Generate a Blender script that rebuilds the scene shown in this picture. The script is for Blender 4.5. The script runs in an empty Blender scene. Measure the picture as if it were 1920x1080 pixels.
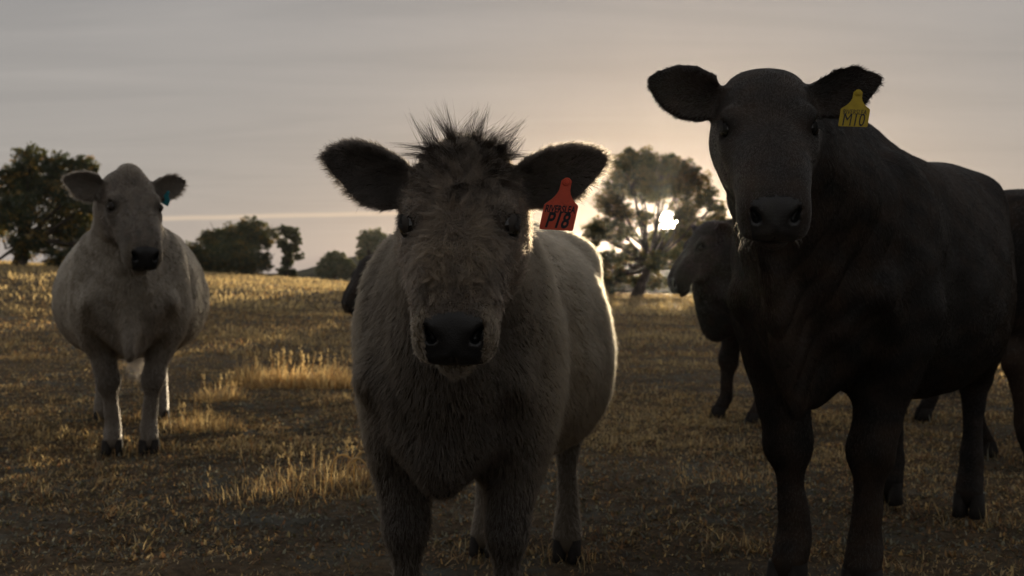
import bpy, bmesh, math, random
import numpy as np
from mathutils import Vector, Matrix

rng = np.random.default_rng(7)
random.seed(7)
scene = bpy.context.scene
COL = scene.collection
R = math.radians

# ------------------------------------------------------------------ camera
FPX, HORIZ, CAMZ = 2000.0, 520.0, 0.95          # focal length in px of a 1920 frame, eye level row, eye height
cam_d = bpy.data.cameras.new('camera')
cam = bpy.data.objects.new('camera', cam_d)
COL.objects.link(cam)
cam.location = (0, 0, CAMZ)
cam.rotation_euler = (R(90), 0, 0)
cam_d.sensor_width = 36.0
cam_d.lens = FPX / 1920 * 36
cam_d.shift_y = -(540 - HORIZ) / 1920
cam_d.clip_start, cam_d.clip_end = 0.05, 6000
cam_d.dof.use_dof = True
cam_d.dof.focus_distance = 2.05
cam_d.dof.aperture_fstop = 5.6
cam_d.dof.aperture_blades = 7
scene.camera = cam

# ------------------------------------------------------------------ sky and sun
SUN_AZ, SUN_EL = R(8.35), R(2.95)               # to the right of the view axis, above the horizon
SUN_DIR = np.array([math.sin(SUN_AZ) * math.cos(SUN_EL), math.cos(SUN_AZ) * math.cos(SUN_EL), math.sin(SUN_EL)])
world = bpy.data.worlds.new('World')
scene.world = world
world.use_nodes = True
nt = world.node_tree
nt.nodes.clear()
def wn(t, **kw):
    n = nt.nodes.new(t)
    for k, v in kw.items():
        setattr(n, k, v)
    return n
def wl(a, b): nt.links.new(a, b)
def wmath(op, a, b=None, clamp=False):
    n = wn('ShaderNodeMath', operation=op, use_clamp=clamp)
    for i, v in enumerate((a, b)):
        if v is None: continue
        if isinstance(v, (int, float)): n.inputs[i].default_value = v
        else: wl(v, n.inputs[i])
    return n.outputs[0]
def wmix(f, a, b):
    n = wn('ShaderNodeMix', data_type='RGBA')
    for s, v in ((n.inputs[0], f), (n.inputs[6], a), (n.inputs[7], b)):
        if isinstance(v, (int, float)): s.default_value = v
        elif isinstance(v, tuple): s.default_value = v
        else: wl(v, s)
    return n.outputs[2]
w_out = wn('ShaderNodeOutputWorld')
w_bg = wn('ShaderNodeBackground')
w_bg.inputs[1].default_value = 0.074
w_sky = wn('ShaderNodeTexSky', sky_type='NISHITA')
w_sky.sun_disc = False
w_sky.sun_elevation = SUN_EL
w_sky.sun_rotation = SUN_AZ
w_sky.air_density, w_sky.dust_density, w_sky.ozone_density = 1.0, 1.6, 1.0
w_tc = wn('ShaderNodeTexCoord')
w_sep = wn('ShaderNodeSeparateXYZ')
wl(w_tc.outputs['Generated'], w_sep.inputs[0])
dx, dy, dz = w_sep.outputs
# high thin cloud veil: planar projection of the view direction
zden = wmath('ADD', wmath('ABSOLUTE', dz), 0.10)
comb = wn('ShaderNodeCombineXYZ')
wl(wmath('DIVIDE', dx, zden), comb.inputs[0]); wl(wmath('DIVIDE', dy, zden), comb.inputs[1])
mp = wn('ShaderNodeMapping'); mp.inputs['Rotation'].default_value = (0, 0, R(38)); mp.inputs['Scale'].default_value = (0.55, 2.2, 1)
wl(comb.outputs[0], mp.inputs[0])
nz = wn('ShaderNodeTexNoise'); nz.inputs['Scale'].default_value = 1.25; nz.inputs['Detail'].default_value = 7; nz.inputs['Roughness'].default_value = 0.55
nz.inputs['Distortion'].default_value = 0.6
wl(mp.outputs[0], nz.inputs[0])
rampn = wn('ShaderNodeMapRange'); rampn.inputs[1].default_value = 0.36; rampn.inputs[2].default_value = 0.72
wl(nz.outputs[0], rampn.inputs[0])
veil = wmix(rampn.outputs[0], (2.22, 2.17, 2.15, 1), (2.80, 2.68, 2.60, 1))
# paler and warmer low down
low = wn('ShaderNodeMapRange'); low.inputs[1].default_value = 0.0; low.inputs[2].default_value = 0.30; low.inputs[3].default_value = 1.0; low.inputs[4].default_value = 0.0
wl(dz, low.inputs[0])
veil = wmix(wmath('MULTIPLY', low.outputs[0], 0.65), veil, (3.15, 2.85, 2.58, 1))
# a contrail low on the left of the picture: a great-circle line with soft ends
p1 = Vector(((330 - 960) / FPX, 1, (HORIZ - 409) / FPX)).normalized()
p2 = Vector(((760 - 960) / FPX, 1, (HORIZ - 399) / FPX)).normalized()
cn = p1.cross(p2).normalized()
vd = wn('ShaderNodeVectorMath', operation='DOT_PRODUCT'); wl(w_tc.outputs['Generated'], vd.inputs[0]); vd.inputs[1].default_value = cn
nz2 = wn('ShaderNodeTexNoise'); nz2.inputs['Scale'].default_value = 30; wl(w_tc.outputs['Generated'], nz2.inputs[0])
cd = wmath('ADD', vd.outputs['Value'], wmath('MULTIPLY', wmath('SUBTRACT', nz2.outputs[0], 0.5), 0.0012))
line = wn('ShaderNodeMapRange'); line.interpolation_type = 'SMOOTHSTEP'
line.inputs[1].default_value = 0.0; line.inputs[2].default_value = 0.0034; line.inputs[3].default_value = 1.0; line.inputs[4].default_value = 0.0
wl(wmath('ABSOLUTE', cd), line.inputs[0])
ends = wn('ShaderNodeMapRange'); ends.interpolation_type = 'SMOOTHSTEP'; ends.inputs[1].default_value = -0.42; ends.inputs[2].default_value = -0.30
wl(dx, ends.inputs[0])
ends2 = wn('ShaderNodeMapRange'); ends2.interpolation_type = 'SMOOTHSTEP'; ends2.inputs[1].default_value = 0.10; ends2.inputs[2].default_value = -0.06
wl(dx, ends2.inputs[0])
front = wmath('GREATER_THAN', dy, 0.0)
lmask = wmath('MULTIPLY', wmath('MULTIPLY', line.outputs[0], wmath('MULTIPLY', ends.outputs[0], ends2.outputs[0])), front)
veil = wmix(wmath('MULTIPLY', lmask, 0.9), veil, (4.6, 3.8, 3.0, 1))
# aureole of the sun in the thin cloud
vs = wn('ShaderNodeVectorMath', operation='DOT_PRODUCT'); wl(w_tc.outputs['Generated'], vs.inputs[0]); vs.inputs[1].default_value = SUN_DIR
dots = wmath('MAXIMUM', vs.outputs['Value'], 0.0)
au1 = wmath('MULTIPLY', wmath('POWER', dots, 900.0), 0.32)
au2 = wmath('MULTIPLY', wmath('POWER', dots, 60.0), 0.018)
disc = wn('ShaderNodeMapRange'); disc.interpolation_type = 'SMOOTHSTEP'      # the sun's own disc, a little spread by thin cloud
disc.inputs[1].default_value = math.cos(R(0.62)); disc.inputs[2].default_value = math.cos(R(0.38)); wl(dots, disc.inputs[0])
au3 = wmath('MULTIPLY', disc.outputs[0], 22.0)
au = wmath('ADD', wmath('ADD', au1, au2), au3)
vsc = wn('ShaderNodeVectorMath', operation='SCALE'); vsc.inputs[0].default_value = (6.5, 5.6, 4.4); wl(au, vsc.inputs[3])
sky = wmix(0.94, w_sky.outputs[0], veil)
vadd = wn('ShaderNodeVectorMath', operation='ADD'); wl(sky, vadd.inputs[0]); wl(vsc.outputs[0], vadd.inputs[1])
wl(vadd.outputs[0], w_bg.inputs[0])
wl(w_bg.outputs[0], w_out.inputs[0])

sun_d = bpy.data.lights.new('sun_light', 'SUN')
sun_d.energy = 4.2
sun_d.angle = R(0.55)
sun_d.color = (1.0, 0.82, 0.57)
sun_o = bpy.data.objects.new('sun_light', sun_d)
COL.objects.link(sun_o)
sun_o.rotation_euler = Vector(SUN_DIR).to_track_quat('Z', 'Y').to_euler()

# ------------------------------------------------------------------ exposure and render settings
vs_ = scene.view_settings
vs_.view_transform = 'Standard'
vs_.look = 'None'
vs_.exposure = 0.9
vs_.gamma = 1.0
scene.render.engine = 'CYCLES'
cy = scene.cycles
cy.use_denoising = True
cy.denoiser = 'OPENIMAGEDENOISE'
cy.max_bounces = 8
cy.diffuse_bounces = 3
cy.glossy_bounces = 2
cy.transmission_bounces = 5
cy.transparent_max_bounces = 8
cy.volume_bounces = 0
cy.sample_clamp_indirect = 4.0
cy.caustics_reflective = False
cy.caustics_refractive = False
scene.cycles_curves.shape = 'RIBBONS'
scene.cycles_curves.subdivisions = 2

# ------------------------------------------------------------------ helpers
def at(px, py, Y):
    return np.array([(px - 960) / FPX * Y, Y, CAMZ + (HORIZ - py) / FPX * Y])
def sstep(a, b, x):
    t = np.clip((x - a) / (b - a), 0, 1)
    return t * t * (3 - 2 * t)
class Waves:
    """cheap smooth vector noise: a sum of random sine waves"""
    def __init__(self, freq, n=7, seed=0, dim=3):
        g = np.random.default_rng(seed)
        k = g.normal(size=(n, dim)); k /= np.linalg.norm(k, axis=1)[:, None]
        self.k = k * freq * g.uniform(0.6, 1.6, (n, 1)) * 2 * math.pi
        self.ph = g.uniform(0, 6.28, n)
        self.n = n
    def __call__(self, p):
        out = np.zeros(len(p))
        for k, f in zip(self.k, self.ph):
            out += np.sin(p @ k + f)
        return out / math.sqrt(self.n)
def mesh_from(name, V, quads=None, tris=None, smooth=True):
    me = bpy.data.meshes.new(name)
    V = np.asarray(V, np.float32)
    me.vertices.add(len(V)); me.vertices.foreach_set('co', V.ravel())
    parts, tot = [], []
    if quads is not None and len(quads): parts.append(np.asarray(quads, np.int32).ravel()); tot.append(np.full(len(quads), 4, np.int32))
    if tris is not None and len(tris): parts.append(np.asarray(tris, np.int32).ravel()); tot.append(np.full(len(tris), 3, np.int32))
    li = np.concatenate(parts); lt = np.concatenate(tot)
    me.loops.add(len(li)); me.loops.foreach_set('vertex_index', li)
    me.polygons.add(len(lt))
    me.polygons.foreach_set('loop_start', np.concatenate([[0], np.cumsum(lt)[:-1]]).astype(np.int32))
    me.polygons.foreach_set('loop_total', lt)
    if smooth: me.polygons.foreach_set('use_smooth', np.ones(len(lt), bool))
    me.update(calc_edges=True); me.validate()
    return me
def set_col(me, C):
    a = me.attributes.new('tint', 'FLOAT_COLOR', 'POINT')
    a.data.foreach_set('color', np.concatenate([C, np.ones((len(C), 1))], 1).astype(np.float32).ravel())
def obj(name, me, mat, parent=None):
    o = bpy.data.objects.new(name, me)
    COL.objects.link(o)
    if mat is not None: me.materials.append(mat)
    if parent is not None: o.parent = parent
    return o
def tag(o, label=None, cat=None, group=None, kind=None):
    for k, v in (('label', label), ('category', cat), ('group', group), ('kind', kind)):
        if v: o[k] = v
    return o
def empty(name, loc=(0, 0, 0), rz=0.0):
    o = bpy.data.objects.new(name, None); COL.objects.link(o)
    o.location = loc; o.rotation_euler = (0, 0, rz); o.empty_display_size = 0.2
    return o
def new_mat(name):
    m = bpy.data.materials.new(name); m.use_nodes = True
    t = m.node_tree; t.nodes.clear()
    out = t.nodes.new('ShaderNodeOutputMaterial')
    return m, t, out
def principled(name, col, rough=0.6, spec=0.5, bump=None, attr=None, noise=None, sss=None, coat=0.0):
    m, t, out = new_mat(name)
    b = t.nodes.new('ShaderNodeBsdfPrincipled')
    b.inputs['Base Color'].default_value = (*col, 1)
    b.inputs['Roughness'].default_value = rough
    b.inputs['Specular IOR Level'].default_value = spec
    if coat: b.inputs['Coat Weight'].default_value = coat
    src = None
    if attr:
        a = t.nodes.new('ShaderNodeAttribute'); a.attribute_name = attr; src = a.outputs['Color']
    if noise:
        tc = t.nodes.new('ShaderNodeTexCoord')
        n = t.nodes.new('ShaderNodeTexNoise'); n.inputs['Scale'].default_value = noise[0]; n.inputs['Detail'].default_value = 6
        t.links.new(tc.outputs['Object'], n.inputs[0])
        mr = t.nodes.new('ShaderNodeMapRange'); mr.inputs[1].default_value = 0.3; mr.inputs[2].default_value = 0.7
        mr.inputs[3].default_value = 1 - noise[1]; mr.inputs[4].default_value = 1 + noise[1]
        t.links.new(n.outputs[0], mr.inputs[0])
        mx = t.nodes.new('ShaderNodeVectorMath'); mx.operation = 'SCALE'
        if src is not None: t.links.new(src, mx.inputs[0])
        else: mx.inputs[0].default_value = col
        t.links.new(mr.outputs[0], mx.inputs[3]); src = mx.outputs[0]
    if src is not None: t.links.new(src, b.inputs['Base Color'])
    if bump:
        tc = t.nodes.new('ShaderNodeTexCoord')
        n = t.nodes.new('ShaderNodeTexNoise' if bump[2:] != ('v',) else 'ShaderNodeTexVoronoi'); n.inputs['Scale'].default_value = bump[0]
        t.links.new(tc.outputs['Object'], n.inputs[0])
        bp = t.nodes.new('ShaderNodeBump'); bp.inputs['Strength'].default_value = bump[1]; bp.inputs['Distance'].default_value = 0.004
        t.links.new(n.outputs[0], bp.inputs['Height']); t.links.new(bp.outputs[0], b.inputs['Normal'])
    t.links.new(b.outputs[0], out.inputs[0])
    return m
def leafy(name, trans=0.45, gloss=0.06, tint='tint', warm=(1.25, 1.1, 0.7), rough=0.5):
    """thin blade or leaf: diffuse + translucent, colour from the mesh attribute"""
    m, t, out = new_mat(name)
    a = t.nodes.new('ShaderNodeAttribute'); a.attribute_name = tint
    d = t.nodes.new('ShaderNodeBsdfDiffuse'); tr = t.nodes.new('ShaderNodeBsdfTranslucent')
    wv = t.nodes.new('ShaderNodeVectorMath'); wv.operation = 'MULTIPLY'; wv.inputs[1].default_value = warm
    t.links.new(a.outputs['Color'], wv.inputs[0])
    t.links.new(a.outputs['Color'], d.inputs[0]); t.links.new(wv.outputs[0], tr.inputs[0])
    mx = t.nodes.new('ShaderNodeMixShader'); mx.inputs[0].default_value = trans
    t.links.new(d.outputs[0], mx.inputs[1]); t.links.new(tr.outputs[0], mx.inputs[2])
    g = t.nodes.new('ShaderNodeBsdfGlossy'); g.inputs['Roughness'].default_value = rough
    mg = t.nodes.new('ShaderNodeMixShader'); mg.inputs[0].default_value = gloss
    t.links.new(mx.outputs[0], mg.inputs[1]); t.links.new(g.outputs[0], mg.inputs[2])
    t.links.new(mg.outputs[0], out.inputs[0])
    return m

# ------------------------------------------------------------------ ground
gw1 = Waves(0.045, 7, 11, 2); gw2 = Waves(0.35, 9, 12, 2); gw3 = Waves(1.6, 11, 13, 2); gw4 = Waves(5.0, 13, 14, 2)
def ground_h(x, y):
    x = np.asarray(x, float); y = np.asarray(y, float)
    p = np.stack([x, y], -1).reshape(-1, 2)
    rise = sstep(8, 42, y) * np.clip(-0.0587 * (x - 3.8), 0, 2.6)
    fall = -0.012 * np.clip(y - 46, 0, 80)
    und = (gw1(p) * 0.05).reshape(x.shape) * sstep(6, 25, np.hypot(x, y))
    und = und + (gw2(p) * 0.012 + gw3(p) * 0.006).reshape(x.shape) * sstep(90, 40, y)
    und = und + (gw4(p) * 0.0075).reshape(x.shape) * sstep(15, 9, y) * sstep(-2, 0.5, y)
    return rise + fall * sstep(46, 70, y) + und
def make_ground():
    ax = np.unique(np.concatenate([np.arange(-300, -40, 12.0), np.arange(-40, -6, 1.0), np.arange(-6, 6, 0.065), np.arange(6, 40, 1.0), np.arange(40, 301, 12.0)]))
    ay = np.unique(np.concatenate([np.arange(-300, -5, 15.0), np.arange(-5, 1, 0.5), np.arange(1, 11, 0.065), np.arange(11, 30, 0.4), np.arange(30, 90, 1.5), np.arange(90, 301, 10.0)]))
    X, Y = np.meshgrid(ax, ay)
    V = np.stack([X, Y, ground_h(X, Y)], -1).reshape(-1, 3)
    nx = len(ax); i, j = np.meshgrid(np.arange(nx - 1), np.arange(len(ay) - 1)); b = (j * nx + i).ravel()
    me = mesh_from('ground', V, np.stack([b, b + 1, b + nx + 1, b + nx], 1))
    m, t, out = new_mat('dry_pasture_soil')
    tc = t.nodes.new('ShaderNodeTexCoord')
    def noise(s, d=8, r=0.6):
        n = t.nodes.new('ShaderNodeTexNoise'); n.inputs['Scale'].default_value = s; n.inputs['Detail'].default_value = d; n.inputs['Roughness'].default_value = r
        t.links.new(tc.outputs['Object'], n.inputs[0]); return n.outputs[0]
    def ramp(f, stops):
        r = t.nodes.new('ShaderNodeValToRGB'); t.links.new(f, r.inputs[0])
        e = r.color_ramp.elements
        while len(e) < len(stops): e.new(0.5)
        for q, (p, c) in zip(e, stops): q.position = p; q.color = (*c, 1)
        return r.outputs[0]
    c1 = ramp(noise(1.1), [(0.3, (0.065, 0.052, 0.036)), (0.5, (0.12, 0.087, 0.054)), (0.7, (0.19, 0.14, 0.083))])
    c2 = ramp(noise(22.0, 10, 0.7), [(0.3, (0.35, 0.35, 0.36)), (0.55, (1.0, 1.0, 1.0)), (0.75, (1.9, 1.85, 1.8))])
    mx = t.nodes.new('ShaderNodeMix'); mx.data_type = 'RGBA'; mx.blend_type = 'MULTIPLY'; mx.inputs[0].default_value = 1.0
    t.links.new(c1, mx.inputs[6]); t.links.new(c2, mx.inputs[7])
    # thin frosted grey-green patches
    mr = t.nodes.new('ShaderNodeMapRange'); mr.inputs[1].default_value = 0.52; mr.inputs[2].default_value = 0.66
    t.links.new(noise(2.7, 9, 0.65), mr.inputs[0])
    m2 = t.nodes.new('ShaderNodeMix'); m2.data_type = 'RGBA'; t.links.new(mr.outputs[0], m2.inputs[0])
    t.links.new(mx.outputs[2], m2.inputs[6]); m2.inputs[7].default_value = (0.11, 0.115, 0.10, 1)
    b = t.nodes.new('ShaderNodeBsdfPrincipled'); b.inputs['Roughness'].default_value = 0.95; b.inputs['Specular IOR Level'].default_value = 0.15
    t.links.new(m2.outputs[2], b.inputs['Base Color'])
    bp = t.nodes.new('ShaderNodeBump'); bp.inputs['Strength'].default_value = 0.9; bp.inputs['Distance'].default_value = 0.03
    t.links.new(noise(30.0, 10, 0.75), bp.inputs['Height']); t.links.new(bp.outputs[0], b.inputs['Normal'])
    t.links.new(b.outputs[0], out.inputs[0])
    tag(obj('ground', me, m), 'dry cropped paddock with patchy straw coloured grass', kind='structure')
make_ground()

def make_hill():
    px = np.array([-700, 0, 300, 480, 545, 590, 640, 700, 800, 950, 1100, 1300, 1600, 2600])
    py = np.array([522, 524, 524, 523, 520, 499, 484, 472, 458, 452, 470, 500, 512, 516])
    xs = np.linspace(-700, 2600, 160); top = np.interp(xs, px, py)
    g = np.random.default_rng(5)
    top = np.convolve(np.pad(top, 6, mode='edge'), np.ones(9) / 9, mode='same')[6:-6] + g.normal(0, 0.9, len(xs))
    depths = np.linspace(95, 215, 26)
    V = []
    for d in depths:
        f = sstep(95, 190, d)
        for x, tp in zip(xs, top):
            zt = CAMZ + (HORIZ - tp) / FPX * 190
            base = ground_h(np.array(d * 0.0 + (x - 960) / FPX * d), np.array(d)) - 0.4
            V.append(((x - 960) / FPX * d, d, float(base * (1 - f) + zt * f + 0.35 * math.sin(x * 0.05 + d * 0.3) * f * (1 - f) * 4)))
    nx = len(xs); i, j = np.meshgrid(np.arange(nx - 1), np.arange(len(depths) - 1)); b = (j * nx + i).ravel()
    me = mesh_from('hill', V, np.stack([b, b + 1, b + nx + 1, b + nx], 1))
    m = principled('hill_grass', (0.075, 0.072, 0.045), 0.95, 0.1, noise=(0.16, 0.55), bump=(0.8, 0.6))
    tag(obj('hill', me, m), 'low scrubby hill beyond the paddock', kind='structure')
make_hill()

# ------------------------------------------------------------------ grass
M_GRASS = leafy('dry_grass_blades', 0.62, 0.03, warm=(1.2, 1.1, 0.85))
def blades(base, height, width, lean, lean_dir, colour, curl=0.5):
    """V (n*5) and faces of n tapering blades"""
    n = len(base)
    d = np.stack([np.cos(lean_dir), np.sin(lean_dir), np.zeros(n)], 1)
    side_a = lean_dir + np.pi / 2 + rng.normal(0, 0.5, n)
    s = np.stack([np.cos(side_a), np.sin(side_a), np.zeros(n)], 1) * width[:, None] * 0.5
    up = np.array([0, 0, 1.0])
    mid = base + (d * (np.sin(lean) * 0.5)[:, None] + up * (np.cos(lean) * 0.5)[:, None]) * height[:, None]
    l2 = np.minimum(lean * (1 + curl) + 0.15, 1.75)
    tip = mid + (d * (np.sin(l2) * 0.5)[:, None] + up * (np.cos(l2) * 0.5)[:, None]) * height[:, None]
    V = np.stack([base - s, base + s, mid - s * 0.8, mid + s * 0.8, tip], 1).reshape(-1, 3)
    k = np.arange(n)[:, None] * 5
    quads = k + np.array([[0, 1, 3, 2]]); tris = k + np.array([[2, 3, 4]])
    return V, quads, tris, np.repeat(colour, 5, axis=0)
STRAW = np.array([[0.64, 0.52, 0.31], [0.56, 0.42, 0.225], [0.42, 0.28, 0.145], [0.29, 0.17, 0.092], [0.20, 0.18, 0.108], [0.27, 0.28, 0.24]])
cw1 = Waves(0.8, 9, 21, 2); cw2 = Waves(2.4, 9, 22, 2); cw3 = Waves(0.2, 7, 23, 2); cw4 = Waves(9.0, 11, 24, 2)
def make_grass():
    Vs, Qs, Ts, Cs = [], [], [], []
    off = 0
    def emit(n, y0, y1, pw, hmin, hmax, wid, flat, dry=0.0, cover=0.08):
        nonlocal off
        u = rng.random(n)
        y = (y0 ** pw + u * (y1 ** pw - y0 ** pw)) ** (1 / pw)
        x = (rng.random(n) * 2 - 1) * (y * 0.53 + 1.1)
        p = np.stack([x, y], 1)
        c = cw1(p) * 0.5 + cw2(p) * 0.5 + cw3(p) * 0.3 + cw4(p) * 0.35
        keep = rng.random(n) < sstep(-1.5, 0.9, c) * (1 - cover) + cover
        x, y, p, c = x[keep], y[keep], p[keep], c[keep]
        n = len(x)
        t = sstep(-0.8, 1.8, c) * rng.uniform(0.5, 1.1, n)
        h = hmin + (hmax - hmin) * t ** 1.6
        lean = np.abs(rng.normal(0.95, 0.35, n)) * (flat + (1 - flat) * rng.random(n))
        ci = np.clip((rng.random(n) * (6 - dry) - cw3(p) * 0.9 - cw1(p) * 0.7 - c * 0.4 - dry * 0.6).astype(int), 0, 5)
        colr = STRAW[ci] * rng.uniform(0.28, 1.15, (n, 1))
        base = np.stack([x, y, ground_h(x, y) - 0.003], 1)
        V, Q, T, C = blades(base, h, wid * rng.uniform(0.5, 1.5, n), lean, rng.uniform(0, 6.28, n), colr)
        Vs.append(V); Qs.append(Q + off); Ts.append(T + off); Cs.append(C); off += len(V)
    emit(40000, 1.6, 3.6, 1.6, 0.018, 0.060, 0.0060, 0.9, 0.3, 0.4)
    emit(150000, 3.6, 8.5, 1.4, 0.026, 0.050, 0.0105, 1.15, 0.0, 0.55)
    emit(115000, 3.6, 8.5, 1.4, 0.022, 0.105, 0.0046, 0.75, 0.8)
    emit(60000, 8.5, 13, 1.4, 0.025, 0.05, 0.0110, 1.1, 0.2, 0.5)
    emit(60000, 8.5, 13, 1.4, 0.025, 0.14, 0.0075, 0.75, 0.8)
    emit(95000, 12.5, 24, 1.5, 0.05, 0.20, 0.014, 0.6, 1.0, 0.45)
    emit(80000, 24, 62, 1.4, 0.10, 0.30, 0.038, 0.35, 2.5, 0.7)
    me = mesh_from('grass', np.concatenate(Vs), np.concatenate(Qs), np.concatenate(Ts), smooth=False)
    set_col(me, np.concatenate(Cs))
    tag(obj('grass', me, M_GRASS), 'short dry winter grass covering the paddock', 'grass', kind='stuff')
make_grass()

# ------------------------------------------------------------------ trees
M_LEAF = leafy('gum_leaves', 0.38, 0.05, warm=(1.7, 1.3, 0.45))
M_BARK = principled('gum_bark', (0.075, 0.062, 0.050), 0.9, 0.2, bump=(9.0, 0.6), noise=(5.0, 0.5))
def tube(pts, radii, sides=7):
    pts = np.asarray(pts, float); V, Q = [], []
    for i, p in enumerate(pts):
        t = pts[min(i + 1, len(pts) - 1)] - pts[max(i - 1, 0)]
        t = t / (np.linalg.norm(t) + 1e-9)
        a = np.cross(t, [0.31, 0.95, 0.1]); a /= np.linalg.norm(a) + 1e-9
        b = np.cross(t, a)
        for k in range(sides):
            th = 2 * math.pi * k / sides
            V.append(p + radii[i] * (a * math.cos(th) + b * math.sin(th)))
    for i in range(len(pts) - 1):
        for k in range(sides):
            k2 = (k + 1) % sides
            Q.append((i * sides + k, i * sides + k2, (i + 1) * sides + k2, (i + 1) * sides + k))
    return V, Q
def tree(name, label, Y, trunk_px, clumps, n_leaves, leaf, tones, seed, trunk_r=0.16, depth_spread=0.7, gap=None, group=None, stems=1, shape=0.55):
    """clumps: (px, py, radius_px) of foliage masses at distance Y"""
    g = np.random.default_rng(seed)
    bx = (trunk_px - 960) / FPX * Y
    bz = float(ground_h(np.array(bx), np.array(Y)))
    if name == 'hill_tree': bz = float(at(0, clumps[0][1] + clumps[0][2] * 1.15, Y)[2]) - 0.3
    base = np.array([bx, Y, bz - 0.15])
    root = empty(name, base)
    tag(root, label, 'shrub' if name == 'shrub' else 'tree', group)
    C = []
    for (px, py, r) in clumps:
        c = at(px, py, Y); rr = r / FPX * Y * 1.13
        c[1] += g.normal(0, depth_spread) * rr
        C.append((c, rr))
    # trunk and limbs
    V, Q = [], []
    def add(pts, rad):
        v, q = tube(pts, rad); o = len(V); V.extend(v); Q.extend([tuple(i + o for i in f) for f in q])
    topz = max(c[2] for c, r in C)
    ctr = np.mean([c for c, r in C], axis=0)
    forks = []
    for s in range(stems):
        o = base + np.array([g.normal(0, 0.25) * (s > 0) * 2, g.normal(0, 0.3) * (s > 0), 0])
        f = o * 0.55 + np.array([ctr[0], Y, ctr[2]]) * 0.45 + g.normal(0, 0.15, 3)
        f[2] = base[2] + (ctr[2] - base[2]) * g.uniform(0.35, 0.6)
        m = (o + f) / 2 + np.array([g.normal(0, 0.12), g.normal(0, 0.12), 0])
        add([o - [0, 0, 0.3], o + [0, 0, 0.15], m, f], [trunk_r * 1.35, trunk_r * 1.1, trunk_r * 0.85, trunk_r * 0.68])
        forks.append(f)
    for c, r in C:
        f = forks[g.integers(len(forks))]
        mid = (f + c) / 2 + g.normal(0, 0.12, 3) * r * 2 + np.array([0, 0, -0.1 * r])
        tr = trunk_r * g.uniform(0.28, 0.45)
        add([f - [0, 0, 0.1], (f + mid) / 2 + g.normal(0, 0.06, 3), mid, (mid + c) / 2 + g.normal(0, 0.1, 3) * r, c], [tr, tr * 0.85, tr * 0.65, tr * 0.45, tr * 0.2])
        for k in range(4):
            e = c + g.normal(0, 0.5, 3) * r
            add([mid * 0.4 + c * 0.6, (mid * 0.3 + c * 0.7 + e) / 2 + g.normal(0, 0.08, 3) * r, e], [tr * 0.4, tr * 0.28, tr * 0.1])
    V = np.array(V) - base
    obj('trunk', mesh_from('trunk', V, Q), M_BARK, root)
    # crown: sprays of small leaves around twig ends inside every clump
    tot = sum(r * r for c, r in C)
    P, K = [], []
    for c, r in C:
        nl = int(n_leaves * r * r / tot)
        nspray = max(8, int(nl / 22))
        d = g.normal(size=(nspray, 3)); d /= np.linalg.norm(d, axis=1)[:, None]
        rad = g.random(nspray) ** shape
        sp = c + d * rad[:, None] * r * np.array([1.0, 1.0, 0.85])
        sr = r * g.uniform(0.10, 0.30, nspray)
        idx = g.integers(0, nspray, nl)
        q = g.normal(size=(nl, 3)); q *= (g.random(nl) ** 0.5 / (np.linalg.norm(q, axis=1) + 1e-9))[:, None]
        P.append(sp[idx] + q * sr[idx][:, None] * np.array([1.25, 1.25, 0.8]))
        tone = g.integers(0, len(tones), nspray)[idx]
        K.append(np.asarray(tones)[tone] * 2.3 * g.uniform(0.7, 1.25, (nl, 1)))
    P = np.concatenate(P); K = np.concatenate(K)
    if gap is not None:      # an opening in the foliage
        for (gx, gy, gr) in gap:
            c = at(gx, gy, Y); rr = gr / FPX * Y
            dd = np.hypot(P[:, 0] / P[:, 1] * Y - c[0], (P[:, 2] - CAMZ) / P[:, 1] * Y + CAMZ - c[2]) / rr
            keep = g.random(len(P)) < sstep(0.65, 1.3, dd + 0.18 * np.sin(P[:, 0] * 9 + P[:, 2] * 7) + 0.12 * np.sin(P[:, 2] * 15))
            P, K = P[keep], K[keep]
    n = len(P)
    a = g.normal(size=(n, 3)); a[:, 2] -= 0.9; a /= np.linalg.norm(a, axis=1)[:, None]
    b = np.cross(a, g.normal(size=(n, 3))); b /= np.linalg.norm(b, axis=1)[:, None]
    L = (leaf * g.uniform(0.6, 1.4, n))[:, None]
    P = P - base
    VV = np.stack([P - a * L * 0.5, P + b * L * 0.23, P + a * L * 0.5, P - b * L * 0.23], 1).reshape(-1, 3)
    me = mesh_from('crown', VV, np.arange(4 * n).reshape(-1, 4), smooth=False)
    set_col(me, np.repeat(K, 4, axis=0))
    obj('crown', me, M_LEAF, root)
    return root
T_DARK = [(0.020, 0.030, 0.016), (0.030, 0.040, 0.020), (0.044, 0.050, 0.022), (0.026, 0.034, 0.020)]
T_WARM = [(0.035, 0.042, 0.016), (0.060, 0.058, 0.020), (0.085, 0.070, 0.022), (0.028, 0.036, 0.016)]
T_OLIVE = [(0.05, 0.062, 0.038), (0.065, 0.074, 0.045), (0.042, 0.055, 0.036)]
tree('gum_tree', 'tall leafy gum tree at the far left behind the silver cow', 45, 30,
     [(60, 300, 30), (105, 312, 32), (150, 312, 26), (178, 320, 12), (25, 355, 38), (70, 350, 40), (120, 360, 42), (160, 385, 34), (10, 395, 26), (50, 400, 45),
      (100, 420, 50), (150, 440, 40), (60, 455, 34), (110, 478, 34), (165, 480, 30), (-30, 360, 40), (-40, 420, 45), (30, 330, 26), (40, 480, 16), (190, 450, 26), (-60, 470, 40)],
     75000, 0.13, T_DARK + [(0.13, 0.095, 0.028), (0.02, 0.03, 0.016)], 31, 0.20, 0.6, stems=2)
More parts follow.
